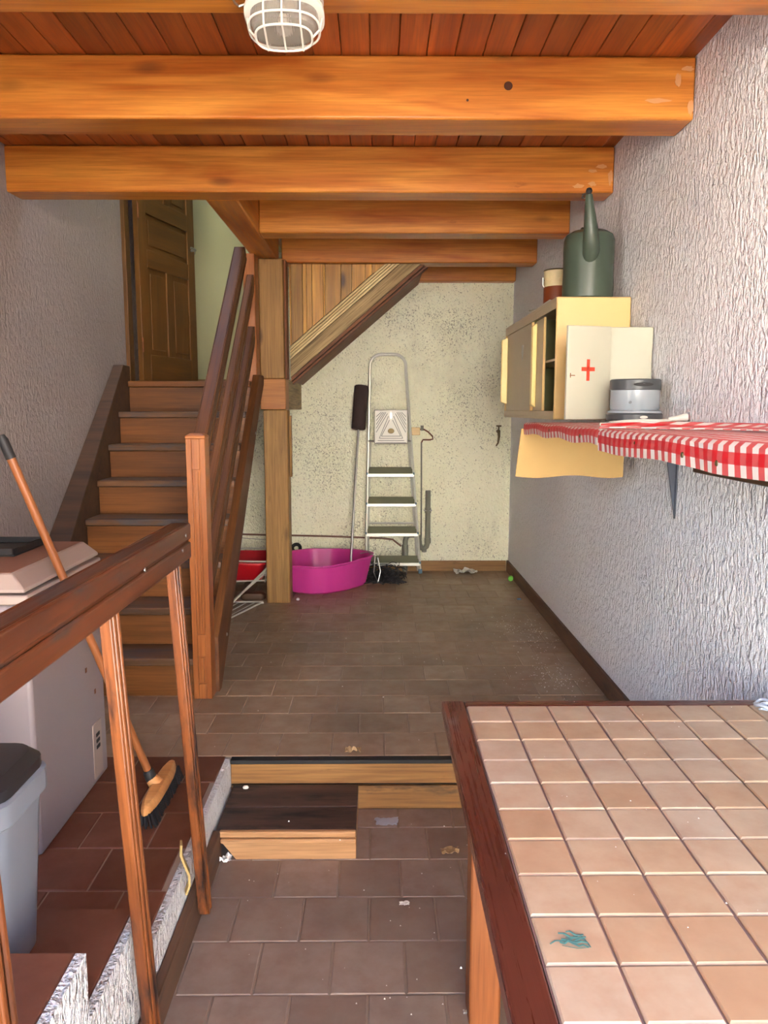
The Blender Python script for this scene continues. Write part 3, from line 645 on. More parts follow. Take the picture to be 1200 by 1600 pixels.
def station(y, xf, drop, amp):
    w = lambda s: amp*noise.noise(Vector((y*5.0, s*7.0, .3)))
    xw = .008*noise.noise(Vector((y*9, 2.2, 0)))
    r_ = [(xf-.004+xw, y, 1.446-drop), (xf-.006+xw*.7, y, 1.446-drop*.5), (xf-.005, y, 1.441), (xf+.002, y, 1.4475)]
    for s in range(1, 13):
        f_ = s/12; r_.append((xf+.002+f_*(1.054-xf), y, 1.4475+abs(w(f_))+(.010*max(0, f_-.85)/.15)))
    return r_
ys = [2.04+.026*i for i in range(41)]
c1 = cloth('checked_cloth', [station(y, .590, .040+.004*math.sin(y*17), .003) for y in ys], 'red checked oilcloth on the far shelf board under the first aid box')
ys = [.76+.026*i for i in range(49)]
c2 = cloth('checked_cloth', [station(y, .583, .052+.003*math.sin(y*11), .003) for y in ys], 'red and white checked cloth draped over the near shelf board')
rows = []
fpath = [(.585, 2.02), (.66, 1.99), (.74, 1.95), (.82, 1.89), (.89, 1.80), (.93, 1.68), (.95, 1.54), (.955, 1.40), (.95, 1.26), (.955, 1.12), (.96, .98), (.96, .84)]
for i, (x, y) in enumerate(fpath):
    q0, q1 = Vector(fpath[max(i-1, 0)]), Vector(fpath[min(i+1, len(fpath)-1)]); d2 = (q1-q0).normalized(); nx, ny = -d2.y, d2.x
    w_ = .030+.05*min(1, i/5)
    rows.append([(min(1.05, x-nx*w_*(1-j/6)), y-ny*w_*(1-j/6), 1.4545+.002*noise.noise(Vector((i*.7, j*.5, 3)))+.013*(j/6)**2*(1-.4*(i == 0))) for j in range(7)])
fd = cloth('folded_cloth', rows, 'folded band of red checked cloth lying across the shelf')
for y, z in ((2.62, 1.43), (2.22, 1.425), (1.72, 1.425), (1.45, 1.415), (1.30, 1.41)):
    g = G().lathe([(.006, 0), (.005, .002), (.001, .003)], (0, 0, 0), 10); obj('tack', g, 'brass', c2 if y < 2.04 else c1, Matrix.Translation((.5765 if y < 2.04 else .5835, y, z)) @ Matrix.Rotation(math.radians(-90), 4, 'Y'))
# sheet of cardboard hanging from the shelf end
rows = [[(.575+.41*u-.022*v_*(1-u), 3.082+.012*math.sin(u*5+v_*2)-.02*v_, 1.424-.19*v_-.006*math.sin(u*9)*v_) for v_ in [j/8 for j in range(9)]] for u in [i/16 for i in range(17)]]
tag(obj('cardboard_sheet', G().sheet(rows, .003), 'paper'), 'tan cardboard sheet hanging below the far end of the shelf', 'cardboard')
# ------------------------------------------------------------------ metal wall cabinet
CX0, CX1, CY0, CY1, CZ0, CZ1 = .745, 1.056, 3.27, 4.55, 1.458, 1.965
mc = thing('wall_cabinet', (.9, 3.9, CZ0), 'cream metal wall cabinet with sliding doors, the green can on top', 'cabinet')
box('end_panel', (CX0, CX1), (CY0, CY0+.014), (CZ0, CZ1), 'cream', mc, .006); box('end_panel', (CX0, CX1), (CY1-.014, CY1), (CZ0, CZ1), 'cream', mc, .004)
box('top_panel', (CX0, CX1), (CY0+.0145, CY1-.0145), (CZ1-.014, CZ1), 'cab', mc); box('bottom_panel', (CX0, CX1), (CY0+.0145, CY1-.0145), (CZ0, CZ0+.014), 'cab', mc)
box('back_panel', (CX1-.008, CX1), (CY0+.0145, CY1-.0145), (CZ0+.0145, CZ1-.0145), 'cab_in', mc)
fy = (CY0+.0145, CY1-.0145)
box('front_rail', (CX0, CX0+.006), fy, (CZ1-.045, CZ1-.0145), 'cab', mc); box('front_rail', (CX0, CX0+.006), fy, (CZ0+.0145, CZ0+.036), 'cab', mc)
box('inner_shelf', (.775, CX1-.009), fy, (1.712, 1.722), 'cab', mc); box('divider', (.79, CX1-.009), (3.98, 3.988), (CZ0+.0145, CZ1-.0145), 'cab_in', mc)
d1 = box('sliding_door', (CX0+.007, CX0+.013), (3.815, 4.53), (CZ0+.0365, CZ1-.0455), 'cab_door', mc, .002); d2 = box('sliding_door', (CX0+.019, CX0+.025), (3.60, 4.25), (CZ0+.0365, CZ1-.0455), 'cab_door', mc, .002)
g = G().prism([(CX0+.006, 4.50, 1.53), (CX0-.028, 4.508, 1.545), (CX0-.028, 4.508, 1.895), (CX0+.006, 4.50, 1.91)], (0, .028, 0)); obj('pull', g, 'pull', d1, bev=.004)
g = G().prism([(CX0+.018, 3.74, 1.51), (CX0-.004, 3.74, 1.525), (CX0-.004, 3.74, 1.895), (CX0+.018, 3.74, 1.91)], (0, .04, 0)); obj('pull', g, 'pull', d2, bev=.004)
box('edge_trim', (CX0+.003, CX0+.017), (3.80, 3.814), (CZ0+.0365, CZ1-.0455), 'cream', d1, .002); box('edge_trim', (CX0+.016, CX0+.028), (3.588, 3.599), (CZ0+.0365, CZ1-.0455), 'cream', d2, .002)
g = G().prism([(CX0+.0065, 4.02, 1.83), (CX0+.0065, 4.07, 1.83), (CX0+.0065, 4.07, 1.80), (CX0+.0065, 4.045, 1.75), (CX0+.0065, 4.02, 1.80)], (-.002, 0, 0)); obj('badge', g, 'steel', d1, label='small shield badge')
for i, (y, z) in enumerate(((3.36, 1.56), (3.38, 1.60), (3.40, 1.64))): box('scratch_mark', (CX1-.0095, CX1-.0085), (y, y+.03), (z, z+.02), 'black', mc)
tag(obj('black_hook_tool', G().tube([(.86, 3.40, 1.7225), (.86, 3.42, 1.76), (.87, 3.45, 1.80), (.87, 3.46, 1.85)], [.012, .016, .012, .006], 8), 'black'), 'small black tool standing on the inner shelf of the metal cabinet', 'tool')
tag(obj('curled_wire', G().tube([(.79, 3.46, CZ1+.004), (.77, 3.52, CZ1+.018), (.762, 3.62, CZ1+.012), (.755, 3.74, CZ1+.005), (.752, 3.86, CZ1+.012), (.757, 3.92, CZ1+.022), (.768, 3.88, CZ1+.01), (.772, 3.78, CZ1+.004)], .0045, 6), 'white'), 'short curled white wire lying on top of the metal cabinet', 'wire')
# ------------------------------------------------------------------ green can with long spout
wc = thing('watering_can', (.885, 3.40, CZ1), 'dark green plastic can with tall spout on the metal cabinet', 'can')
cz = CZ1+.002
obj('body', G().lathe([(.100, 0), (.107, .006), (.108, .05), (.105, .12), (.107, .20), (.106, .245), (.098, .268), (.075, .283), (.045, .290), (.001, .291)], (.905, 3.40, cz), 40), 'can', wc)
obj('spout', G().tube([(.890, 3.345, cz+.13), (.888, 3.300, cz+.19), (.876, 3.272, cz+.27), (.866, 3.262, cz+.34), (.860, 3.258, cz+.40)], [.030, .036, .029, .021, .014], 16), 'can', wc)
obj('ball_tip', G().lathe([(.001, -.014), (.010, -.010), (.0135, 0), (.010, .010), (.001, .014)], (.860, 3.257, cz+.413), 14), 'black', wc)
obj('wire_ring', G().tube([(.852, 3.258, cz+.405), (.835, 3.258, cz+.40), (.832, 3.258, cz+.387), (.843, 3.258, cz+.385)], .003, 6), 'black', wc)
obj('filler_cap', G().lathe([(.03, 0), (.03, .018), (.024, .022), (.001, .023)], (.915, 3.43, cz+.289), 18), 'black', wc)
obj('carry_handle', G().tube([(.893, 3.45, cz+.285), (.894, 3.47, cz+.31), (.895, 3.51, cz+.29), (.894, 3.525, cz+.22), (.892, 3.50, cz+.16)], .010, 10), 'can', wc)
# ------------------------------------------------------------------ paint tin
pt = thing('paint_tin', (.868, 3.82, CZ1), 'old paint tin with brown label behind the green can', 'tin')
obj('body', G().lathe([(.060, 0), (.062, .004), (.062, .19), (.064, .195), (.058, .197), (.056, .18), (.001, .18)], (.868, 3.82, CZ1+.001), 28), 'tin_w', pt)
obj('label_band', G().lathe([(.0625, .01), (.0632, .012), (.0632, .118), (.0625, .12)], (.868, 3.82, CZ1+.001), 28), 'tin_b', pt)
obj('bail_ear', G().tube([(.804, 3.81, CZ1+.15), (.797, 3.81, CZ1+.165), (.797, 3.81, CZ1+.13), (.804, 3.81, CZ1+.12)], .003, 6), 'steel', pt)
obj('lid_rim', G().tube([(.868+.062*math.cos(2*math.pi*i/28), 3.82+.062*math.sin(2*math.pi*i/28), CZ1+.198) for i in range(28)], .0035, 6, True), 'brass', pt)
# ------------------------------------------------------------------ first aid box
fa = thing('first_aid_box', (.97, 3.05, 1.46), 'white metal first aid box with open door bearing a red cross', 'first aid box')
FX0, FX1, FY0, FY1, FZ0, FZ1 = .888, 1.052, 2.985, 3.235, 1.463, 1.812
box('side_panel', (FX0, FX1), (FY0, FY0+.008), (FZ0, FZ1), 'white_m', fa, .003); box('side_panel', (FX0, FX1), (FY1-.008, FY1), (FZ0, FZ1), 'white_m', fa, .003)
box('top_panel', (FX0, FX1), (FY0+.0085, FY1-.0085), (FZ1-.008, FZ1), 'white_m', fa); box('bottom_panel', (FX0, FX1), (FY0+.0085, FY1-.0085), (FZ0, FZ0+.008), 'white_m', fa)
box('back_panel', (FX1-.006, FX1), (FY0+.0085, FY1-.0085), (FZ0+.0085, FZ1-.0085), 'white_m', fa); box('inner_shelf', (FX0+.01, FX1-.0065), (FY0+.0085, FY1-.0085), (1.63, 1.636), 'white_m', fa)
box('front_lip', (FX0-.004, FX0+.004), (FY0-.004, FY0+.012), (FZ0, FZ1), 'white_m', fa, .002)
FM = Matrix.Translation((FX0-.006, FY0-.004, FZ0)) @ Matrix.Rotation(math.radians(180+17), 4, 'Z')
fdoor = obj('door', G().rings([rrect(.092, .006, .092, .007, .003, 0), rrect(.092, .006, .092, .007, .003, FZ1-FZ0)]), 'white_m', fa, FM, .003)
g = G().box((.088, .0132, .145), (.101, .0142, .225)).box((.066, .0132, .181), (.123, .0142, .196)); obj('red_cross', g, 'red', fdoor, FM, label='painted red cross')
g = G().box((.150, .0132, .163), (.172, .0142, .166)).box((.168, .0132, .156), (.171, .0142, .173)); obj('keyhole', g, 'soffit', fdoor, FM)
# ------------------------------------------------------------------ round lantern and its cable
la = thing('round_lantern', (.93, 2.80, 1.46), 'round frosted lantern with dark grey cap and base in front of the first aid box', 'lantern')
lz = 1.4605; lc = (.930, 2.80, lz)
obj('base', G().lathe([(.092, 0), (.097, .004), (.098, .022), (.094, .027), (.085, .030)], lc, 40), 'lant_b', la)
obj('skirt', G().lathe([(.0955, .0275), (.094, .034), (.084, .038), (.080, .040)], lc, 40), 'lant_w', la)
obj('globe', G().lathe([(.083, .0385), (.086, .045), (.086, .108), (.083, .112)], lc, 40), 'lant_w', la)
obj('cap', G().lathe([(.087, .1085), (.0885, .110), (.0885, .143), (.084, .147), (.001, .148)], lc, 40), 'lant_b', la)
g = G().rings([[(.93+.035*math.cos(a_), 2.80-.0885*1.0-(.001 if q < 1 else .004)+ .006*abs(math.cos(a_)), lz+.127+.007*math.sin(a_)) for a_ in [2*math.pi*i/20 for i in range(20)]] for q in (0, 1)]); obj('grip_slot', g, 'black', la)
g = G().rings([[(.932+.014*math.cos(a_), 2.80-.0975-(.0 if q < 1 else .002), lz+.013+.005*math.sin(a_)) for a_ in [2*math.pi*i/14 for i in range(14)]] for q in (0, 1)]); obj('logo', g, 'white', la, label='small white oval mark')
obj('button', G().tube([(.890, 2.731, lz+.065), (.889, 2.722, lz+.065)], .005, 10), 'lant_b', la)
cb = thing('power_cable', (.85, 2.68, 1.455), 'white power cable with plug in front of the round lantern', 'cable')
obj('flex', G().tube([(.995, 2.62, 1.4655), (.95, 2.60, 1.463), (.90, 2.62, 1.464), (.84, 2.63, 1.461), (.79, 2.62, 1.456), (.755, 2.52, 1.455), (.735, 2.46, 1.455), (.70, 2.42, 1.455)], .0045, 8), 'white', cb)
obj('flex', G().tube([(.99, 2.605, 1.464), (.93, 2.57, 1.459), (.86, 2.57, 1.459), (.80, 2.56, 1.456), (.745, 2.46, 1.455), (.71, 2.41, 1.455)], .0035, 8), 'white', cb)
pg = obj('plug', G().tube([(.985, 2.615, 1.467), (1.005, 2.612, 1.469), (1.02, 2.61, 1.472), (1.035, 2.608, 1.474), (1.047, 2.607, 1.475)], [.007, .009, .010, .014, .013], 12), 'white', cb)
# ------------------------------------------------------------------ step ladder against the back wall
la_y = 6.035
sl2 = thing('step_ladder', (.12, 6.05, .2), 'folded aluminium step ladder leaning on the back wall', 'ladder')
def stile(z): # x of left and right stiles at height z
    f_ = (z-.2)/1.6; return -.097+.037*f_, .340-.120*f_
pts = []
zt_ = [.215, .6, 1.0, 1.4, 1.80]
lft = [(stile(z)[0], la_y+.03*(z-.2)/1.7, z) for z in zt_]; rgt = [(stile(z)[1], la_y+.03*(z-.2)/1.7, z) for z in zt_]
arc = []
xa_, xb_ = lft[-1][0], rgt[-1][0]; rr_ = .09
for i in range(1, 7): a_ = math.pi-math.pi/2*i/6; arc.append((xa_+rr_+rr_*math.cos(a_), la_y+.031, 1.835+rr_*math.sin(a_)))
for i in range(0, 7): a_ = math.pi/2-math.pi/2*i/6; arc.append((xb_-rr_+rr_*math.cos(a_), la_y+.031, 1.835+rr_*math.sin(a_)))
obj('front_frame', G().tube(lft+arc+rgt[::-1], .0125, 10), 'alu', sl2)
for z in (.997, .761, .524, .286):
    a_, b_ = stile(z)
    td = obj('tread', G().box((a_-.006, la_y-.036, z-.020), (b_+.006, la_y-.024, z+.006)), 'alu', sl2, bev=.003)
    obj('tread_top', G().box((a_+.008, 0, -.005), (b_-.008, .072, .005), Matrix.Translation((0, la_y-.030, z+.002)) @ Matrix.Rotation(math.radians(42), 4, 'X')), 'tread_a', td)
    for x in (a_-.009, b_-.003): obj('end_cap', G().box((x, la_y-.038, z-.004), (x+.012, la_y+.02, z+.012)), 'blue', td, bev=.002)
pf = obj('platform', G().box((-.027, la_y-.040, 1.235), (.235, la_y-.018, 1.500)), 'white', sl2, bev=.008)
g = G(); yf = la_y-.0405
def line(p, q, w=.0045): g.bar((p[0], yf, p[1]), (q[0], yf, q[1]), w, .0015, (0, 1, 0))
c_ = .104
for k in range(4):
    zb2 = 1.295-.017*k; hw = .075+.014*k
    line((c_-hw, zb2), (c_+hw, zb2))
for k in range(2): 
    hw = .075+.016*k; zb2 = 1.295-.017*k
    line((c_-hw, zb2), (c_-.012-.008*k, 1.42+.03*k)); line((c_+hw, zb2), (c_+.012+.008*k, 1.42+.03*k))
for k in range(5):
    o_ = .022*k; zl = 1.315+.03*k
    line((c_-.115, zl+.01), (max(c_-.118+.085, c_-.118+.09-.0*k)-.012*k, min(1.48, zl+.155-.012*k))); line((c_+.115, zl+.01), (c_+.033+.012*k, min(1.48, zl+.155-.012*k)))
obj('ribs', g, 'lant_b', pf, label='dark bars drawn for the chevron grooves')  # platform grooves drawn as thin bars, their darkness put into the colour
g = G().rings([[(c_+(.025-.006*q)*math.cos(a_), yf-.0015*q, 1.335+(.020-.006*q)*math.sin(a_)) for a_ in [2*math.pi*i/16 for i in range(16)]] for q in (0, 1)]); obj('logo', g, 'brass', pf)
g = G().rings([[(c_+.009*math.cos(a_), yf-.001*q, 1.452+.022*math.sin(a_)) for a_ in [2*math.pi*i/14 for i in range(14)]] for q in (0, 1)]); obj('latch', g, 'alu', pf)
obj('platform_hinge', G().tube([(stile(1.255)[0], la_y, 1.255), (stile(1.255)[1], la_y, 1.255)], .006, 8), 'steel', sl2)
for s in (0, 1):
    obj('rear_leg', G().tube([(stile(.25)[s]+(.012 if s == 0 else -.012), la_y+.040, .212), (stile(1.3)[s]+(.012 if s == 0 else -.012), la_y+.05, 1.26)], .010, 8), 'alu', sl2)
    x = stile(.2)[s]; obj('foot', G().box((x-.015, la_y-.018, .2), (x+.015, la_y+.018, .235)), 'blue', sl2, bev=.003)
obj('rear_brace', G().tube([(stile(.6)[0]+.012, la_y+.044, .6), (stile(.6)[1]-.012, la_y+.044, .6)], .008, 8), 'alu', sl2)
# ------------------------------------------------------------------ long pole with dark cylinder head
pb = thing('long_brush', (-.2, 5.8, .22), 'long thin pole with a dark brown cylinder head standing in the pink tub', 'brush')
q0, q1, q2 = Vector((-.212, 5.72, .232)), Vector((-.150, 6.02, 1.345)), Vector((-.125, 6.065, 1.685))
obj('pole', G().tube([q0, q1, q1+(q2-q1)*.1], .0095, 10), 'steel', pb)
d_ = (q2-q1).normalized()
obj('cylinder_head', G().tube([q1, q1+d_*.006, q2-d_*.008, q2], [.046, .055, .055, .047], 24), 'brushhead', pb)
# ------------------------------------------------------------------ pink tub
rim = [(-.765, 5.60), (-.71, 5.40), (-.57, 5.275), (-.42, 5.245), (-.27, 5.315), (-.12, 5.47), (-.025, 5.64), (-.10, 5.81), (-.25, 5.93), (-.42, 5.97), (-.60, 5.93), (-.72, 5.79)]
def tub(s_, z, dz=.0, sub=4):
    out = []; n = len(rim); cx, cy = -.41, 5.61
    for i in range(n):
        p0, p1, p2, p3 = (Vector(rim[(i+k-1) % n]) for k in range(4))
        for k in range(sub):
            t_ = k/sub; q = .5*((2*p1)+(-p0+p2)*t_+(2*p0-5*p1+4*p2-p3)*t_*t_+(-p0+3*p1-3*p2+p3)*t_**3)
            ri_ = 1-.022*(1-abs(2*t_-1))*0-(.03 if k == 0 else 0)
            out.append(Vector((cx+(q.x-cx)*s_*ri_, cy+(q.y-cy)*s_*ri_, z+dz*max(0, q.x+.3))))
    return out
tu = thing('pink_tub', (-.41, 5.61, .2), 'large magenta plastic tub between post and step ladder', 'tub')
obj('shell', G().rings([tub(.78, .2005), tub(.84, .215), tub(.97, .40, .06), tub(1.0, .408, .06), tub(1.0, .418, .06), tub(.955, .415, .06), tub(.82, .235), tub(.76, .222)]), 'pink', tu, ang=25)
obj('side_ring', G().tube([(-.72+.03*math.cos(2*math.pi*i/14), 5.99, .45+.03*math.sin(2*math.pi*i/14)) for i in range(14)], .008, 6, True), 'black', tu, label='black ring behind the rim') if False else None
hk = tag(obj('black_hose_ring', G().tube([(-.655+.032*math.cos(2*math.pi*i/16), 6.085+.01*math.sin(4*math.pi*i/16), .395+.032*math.sin(2*math.pi*i/16)) for i in range(16)], .014, 8, True), 'black'), 'small black hose ring against the back wall beside the post', 'hose')
# wire and black fibres spilling beside the tub
rb = random.Random(11); g = G()
for i in range(260):
    a_ = rb.uniform(-.3, .9)*1.2; L_ = rb.uniform(.05, .20); x, y, z = .03+rb.gauss(0, .05), 5.78+rb.gauss(0, .06), .205+abs(rb.gauss(0, .05)); pts = [(x, y, z)]
    h_ = rb.uniform(-.4, math.pi+.4)
    for k in range(4):
        h_ += rb.uniform(-.6, .6); x += L_/4*math.cos(h_)*1.0; y -= L_/4*abs(math.sin(h_))*.6; z = max(.204, z+rb.uniform(-.03, .022)); pts.append((min(x, .22), y, z))
    g.tube(pts, .0036, 4)
fb = thing('bristle_tangle', (.05, 5.75, .2), 'tangle of black sweeping bristles on the floor beside the pink tub', 'brush')
obj('fibres', g, 'bristle', fb)
obj('wire', G().tube([(-.13, 5.62, .44), (-.07, 5.58, .46), (-.02, 5.62, .42), (-.03, 5.60, .30), (.0, 5.62, .22), (.02, 5.64, .30), (.0, 5.66, .40)], .004, 6), 'steel', fb)
# ------------------------------------------------------------------ red basin and folded drying rack under the stairs
rbn = thing('red_basin', (-1.02, 5.62, .3), 'red plastic basin under the stairs behind the post', 'basin')
obj('shell', G().rings([rrect(-1.01, 5.60, .17, .20, .05, .285), rrect(-1.01, 5.60, .21, .25, .06, .41), rrect(-1.01, 5.60, .222, .262, .06, .41), rrect(-1.01, 5.60, .222, .262, .06, .422), rrect(-1.01, 5.60, .203, .243, .06, .422), rrect(-1.01, 5.60, .165, .195, .05, .295)]), 'redp', rbn, ang=30)
dk = thing('drying_rack', (-.95, 5.1, .2), 'folded white wire drying rack on the floor under the stairs', 'drying rack')
def wire(name, pts, r=.006): obj(name, G().tube(pts, r, 6), 'white', dk)
wire('leg', [(-.775, 5.30, .40), (-1.0, 4.72, .212)], .008); wire('leg', [(-.785, 5.35, .365), (-1.02, 4.76, .209)], .008)
wire('frame', [(-.79, 5.34, .435), (-1.27, 5.34, .445), (-1.27, 5.88, .43), (-.78, 5.88, .435)], .006); wire('frame', [(-.775, 5.30, .41), (-.80, 5.335, .30), (-1.25, 5.335, .29)], .006)
wire('frame', [(-1.25, 5.08, .209), (-.775, 5.08, .209), (-.772, 5.06, .209), (-.80, 5.055, .209)], .006)
wire('frame', [(-.79, 5.05, .209), (-.95, 4.60, .209), (-1.25, 4.60, .209)], .006)
for i in range(5): wire('rung', [(-.83-.055*i, 5.07, .209), (-.97-.045*i, 4.62, .209)], .0035)
wire('leg', [(-1.25, 5.32, .40), (-1.25, 4.76, .209)], .008); wire('leg', [(-1.24, 5.86, .42), (-1.24, 5.9, .206)], .008); wire('leg', [(-.80, 5.87, .43), (-.80, 5.9, .206)], .008)
for y in (5.45, 5.6, 5.75): wire('rung', [(-1.26, y, .279), (-.80, y, .279)], .0035)
for x in (-1.24, -.80): wire('side_bar', [(x, 5.335, .29), (x, 5.875, .279), (x, 5.88, .43)], .005)
wire('side_bar', [(-1.24, 5.335, .29), (-1.26, 5.335, .44)], .005)
ol = thing('brown_offcut', (-.86, 5.17, .2), 'dark brown rounded wood offcut lying left of the post base', 'wood')
obj('piece', G().rings([rrect(-.86, 5.19, .085-.01*q, .04, .03, z) for q, z in ((1, .2005), (0, .21), (0, .235), (2, .248))]), 'dark', ol)
# ------------------------------------------------------------------ pipes, junction box and tap on the back wall
dp = thing('drain_pipe', (.32, 6.08, .2), 'grey plastic drain pipe with trap on the back wall behind the ladder', 'pipe')
yp = YB-.034
obj('trap', G().tube([(.402, yp, .86), (.402, yp, .48), (.402, yp, .44), (.392, yp, .405), (.372, yp, .388), (.35, yp, .395), (.338, yp, .42), (.335, yp, .45), (.325, yp, .485), (.30, yp, .50), (.255, yp, .50), (.232, yp, .485), (.222, yp, .455), (.22, yp, .30), (.22, yp, .202)], .021, 14), 'pvc', dp)
for z in (.70, .455): obj('coupling', G().tube([(.402, yp, z-.02), (.402, yp, z+.02)], .0255, 14), 'pvc', dp)
obj('coupling', G().tube([(.22, yp, .33), (.22, yp, .42)], .0265, 14), 'pvc', dp); obj('drain_cup', G().lathe([(.012, -.012), (.02, -.008), (.02, .006), (.01, .01)], (.374, yp-.003, .372), 12), 'pvc', dp)
obj('clip', G().tube([(.372, YB-.002, .70), (.372, yp-.02, .70), (.432, yp-.02, .70), (.432, YB-.002, .70)], .004, 6), 'steel', dp)
cp = thing('copper_pipe', (-.4, 6.1, .49), 'thin brown copper pipe running low along the back wall', 'pipe')
obj('run', G().tube([(-1.12, YB-.010, .505), (-.4, YB-.010, .487), (.04, YB-.010, .470), (.12, YB-.010, .460), (.19, YB-.012, .405)], .0075, 8), 'copper', cp); obj('run', G().tube([(-1.115, YB-.010, .505), (-1.10, YB-.010, .90)], .006, 8), 'copper', cp)
obj('run', G().tube([(-1.12, YB-.008, .475), (-.7, YB-.008, .445)], .003, 6), 'steel', cp)
jb = thing('junction_box', (.31, 6.11, 1.33), 'small yellowed junction box with cable beside the ladder', 'junction box')
box('box', (.262, .335), (YB-.035, YB-.001), (1.30, 1.36), 'cream', jb, .004)
obj('cable', G().tube([(.336, YB-.018, 1.345), (.365, YB-.02, 1.345), (.40, YB-.02, 1.325), (.435, YB-.02, 1.29), (.438, YB-.018, 1.268), (.41, YB-.015, 1.262), (.36, YB-.012, 1.262), (.348, YB-.010, 1.24)], .006, 8), 'soffit', jb)
obj('conduit', G().tube([(.348, YB-.010, 1.24), (.350, YB-.010, .80), (.350, YB-.010, .46)], .006, 8), 'pvc', jb)
obj('gland', G().tube([(.352, YB-.02, 1.375), (.352, YB-.02, 1.335)], .012, 8), 'pvc', jb)
tp = thing('wall_tap', (.95, 6.1, 1.3), 'small old brass tap on the back wall below the metal cabinet', 'tap')
obj('valve', G().tube([(.955, YB-.001, 1.33), (.955, YB-.05, 1.33)], .014, 10), 'brass', tp); obj('spout', G().tube([(.955, YB-.045, 1.335), (.957, YB-.055, 1.29), (.95, YB-.06, 1.24), (.935, YB-.06, 1.215)], [.012, .010, .007, .006], 8), 'brass', tp)
obj('handle', G().tube([(.935, YB-.05, 1.372), (.975, YB-.05, 1.372)], .006, 8), 'brass', tp); obj('stem', G().tube([(.955, YB-.045, 1.335), (.955, YB-.05, 1.372)], .006, 8), 'brass', tp)
# ------------------------------------------------------------------ caged bulkhead lamp on the nearest beam
lm = thing('bulkhead_lamp', (-.215, 1.965, 2.464), 'oval white caged lamp under the nearest ceiling beam', 'lamp')
lx, ly, lz = -.218, 1.955, 2.463
def oval(z, a, b, n=36): return [Vector((lx+a*math.copysign(abs(math.cos(t_))**.75, math.cos(t_)), ly+b*math.copysign(abs(math.sin(t_))**.75, math.sin(t_)), z)) for t_ in [2*math.pi*i/n for i in range(n)]]
obj('base', G().rings([oval(lz, .088, .062), oval(lz-.010, .092, .066), oval(lz-.016, .088, .062)]), 'white', lm)
obj('flange', G().rings([oval(lz-.0375, .094, .068), oval(lz-.047, .094, .068), oval(lz-.050, .085, .059)]), 'white', lm)
obj('glass', G().rings([oval(lz-.0502, .080, .053), oval(lz-.072, .079, .052), oval(lz-.087, .070, .044), oval(lz-.094, .052, .030), oval(lz-.097, .02, .01)]), 'glass', lm)
obj('bulb', G().lathe([(.001, -.084), (.014, -.080), (.02, -.070), (.015, -.055)], (lx, ly, lz), 16), 'white', lm)
cg = obj('cage', G().tube([oval(lz-.080, .083, .056)[i] for i in range(36)], .0028, 6, True), 'white', lm)
obj('cage_ring', G().tube([oval(lz-.102, .066, .040)[i] for i in range(36)], .0028, 6, True), 'white', cg)
for x in (-.042, 0, .042):
    k_ = math.sqrt(max(.2, 1-(x/.083)**4)); obj('cage_bar', G().tube([(lx+x, ly-.062*k_, lz-.05), (lx+x, ly-.056*k_, lz-.080), (lx+x, ly-.040*k_, lz-.102), (lx+x, ly+.040*k_, lz-.102), (lx+x, ly+.056*k_, lz-.080), (lx+x, ly+.062*k_, lz-.05)], .0025, 6), 'white', cg)
for s in (-1, 1): obj('cage_bar', G().tube([(lx+s*.088, ly, lz-.05), (lx+s*.083, ly, lz-.080), (lx+s*.066, ly, lz-.102)], .0025, 6), 'white', cg)
obj('screw_lug', G().tube([(lx, ly-.072, lz-.04), (lx, ly-.072, lz-.056)], .011, 12), 'white', lm)
obj('lead_wires', G().tube([(lx-.088, ly-.01, lz-.02), (lx-.105, ly-.015, lz-.028), (lx-.115, ly-.01, lz-.018), (lx-.12, ly, lz-.008)], .003, 6), 'steel', lm)
# the lamp body hangs loose: its far edge has dropped away from the base
LT = Matrix.Translation((0, ly-.068, lz-.0175)) @ Matrix.Rotation(math.radians(-18), 4, 'X') @ Matrix.Translation((0, -ly+.068, -lz+.0375))
for o in list(lm.children):
    if o.name.split('.')[0] in ('flange', 'glass', 'bulb', 'cage', 'screw_lug'): o.matrix_basis = LT @ o.matrix_basis
# ------------------------------------------------------------------ litter on the floors
def scrap(name, x, y, z, s_, mat, label, cat, seed, h=.010):
    rr2 = random.Random(seed); k = 9
    rows = [[(x+s_*(i/(k-1)-.5)*(1+.3*rr2.random()), y+s_*.7*(j/(k-1)-.5)*(1+.3*noise.noise(Vector((i*.5, j*.4, seed)))), z+.002+h*abs(noise.noise(Vector((i*.45, j*.45, seed+.5))))) for j in range(k)] for i in range(k)]
    return tag(obj(name, G().sheet(rows, .0012), mat, ang=60), label, cat)
scrap('white_rag', .70, 6.03, .2, .15, 'scrap', 'crumpled white rag on the floor by the back wall', 'rag', 1, .07)
scrap('dry_leaf', -.095, 2.80, .2, .05, 'leafm', 'curled dry leaf on the edge of the upper floor', 'leaf', 2, .03)
scrap('dry_leaf', .245, 2.45, 0, .05, 'leafm', 'curled dry leaf on the lower floor near the table', 'leaf', 3, .02)
scrap('plastic_scrap', .03, 2.64, 0, .07, 'film', 'clear plastic scrap at the foot of the riser', 'scrap', 4, .01)
scrap('paper_scrap', -.515, 2.40, 0, .04, 'scrap', 'white paper scrap beside the box step', 'scrap', 5, .03)
scrap('paper_scrap', .08, 2.17, 0, .025, 'scrap', 'small white paper scrap in the middle of the lower floor', 'scrap', 6, .008)
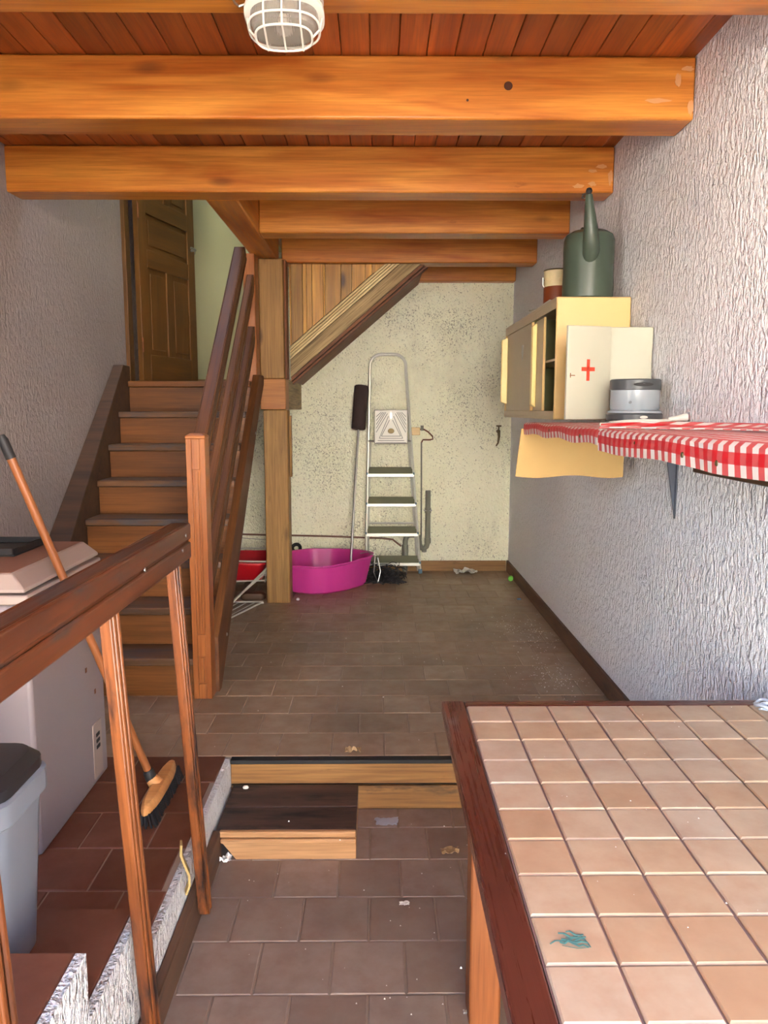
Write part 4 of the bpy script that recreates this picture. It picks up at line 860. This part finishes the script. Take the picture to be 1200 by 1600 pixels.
scrap('paper_scrap', .225, 1.74, 0, .02, 'scrap', 'white paper scrap touching the table leg', 'scrap', 8, .015)
tag(obj('green_cap', G().tube([(1.018, 5.76, .222), (1.012, 5.725, .222)], .020, 16), 'greenp', bev=.003), 'bright green plastic cap by the right skirting', 'cap')
tag(obj('blue_chip', G().rings([rrect(.975, 5.17, .014, .010, .005, .2005), rrect(.975, 5.17, .012, .008, .004, .208)]), 'bluep'), 'small blue plastic chip on the floor at the right', 'chip')
tag(obj('white_pebble', G().lathe([(.001, 0), (.011, .004), (.013, .010), (.008, .018), (.001, .02)], (-.548, 5.15, .2005), 12, 1, .8), 'scrap'), 'white pebble at the foot of the post', 'pebble')
tag(obj('white_pebble', G().lathe([(.001, 0), (.010, .003), (.012, .008), (.007, .013), (.001, .014)], (-.492, 2.70, .1005), 12, 1, .7), 'scrap'), 'white pebble on the box step', 'pebble')
def crumbs(spots, z, label):
    rr3 = random.Random(len(spots)); g = G()
    for x, y, sx_, sy_, n, w in spots:
        for i in range(n):
            a, b = x+rr3.gauss(0, sx_), y+rr3.gauss(0, sy_); s_ = rr3.uniform(.4, 1)*w
            if a > 1.03: continue
            g.add([(a-s_, b-s_*.6, z), (a+s_*.8, b-s_, z), (a+s_*.5, b+s_, z), (a-s_*.2, b+s_*.2, z+s_*.9)], ((0, 2, 1), (0, 1, 3), (1, 2, 3), (2, 0, 3)))
    return tag(obj('crumbs', g, 'scrap'), label, 'debris', None, 'stuff')
crumbs([(.86, 3.62, .06, .12, 130, .0035), (.93, 4.35, .07, .20, 110, .004), (.80, 4.45, .08, .2, 50, .004), (.72, 3.5, .08, .15, 40, .003), (0, 4.2, .4, .7, 50, .004)], .2006, 'white plaster crumbs scattered over the upper floor')
crumbs([(-.1, 2.2, .25, .3, 30, .0025), (.05, 1.75, .15, .2, 18, .003)], .0006, 'white crumbs scattered over the lower floor')
crumbs([(.55, 1.3, .25, .35, 50, .0018)], TZ+.0022, 'white crumbs scattered over the table tiles')
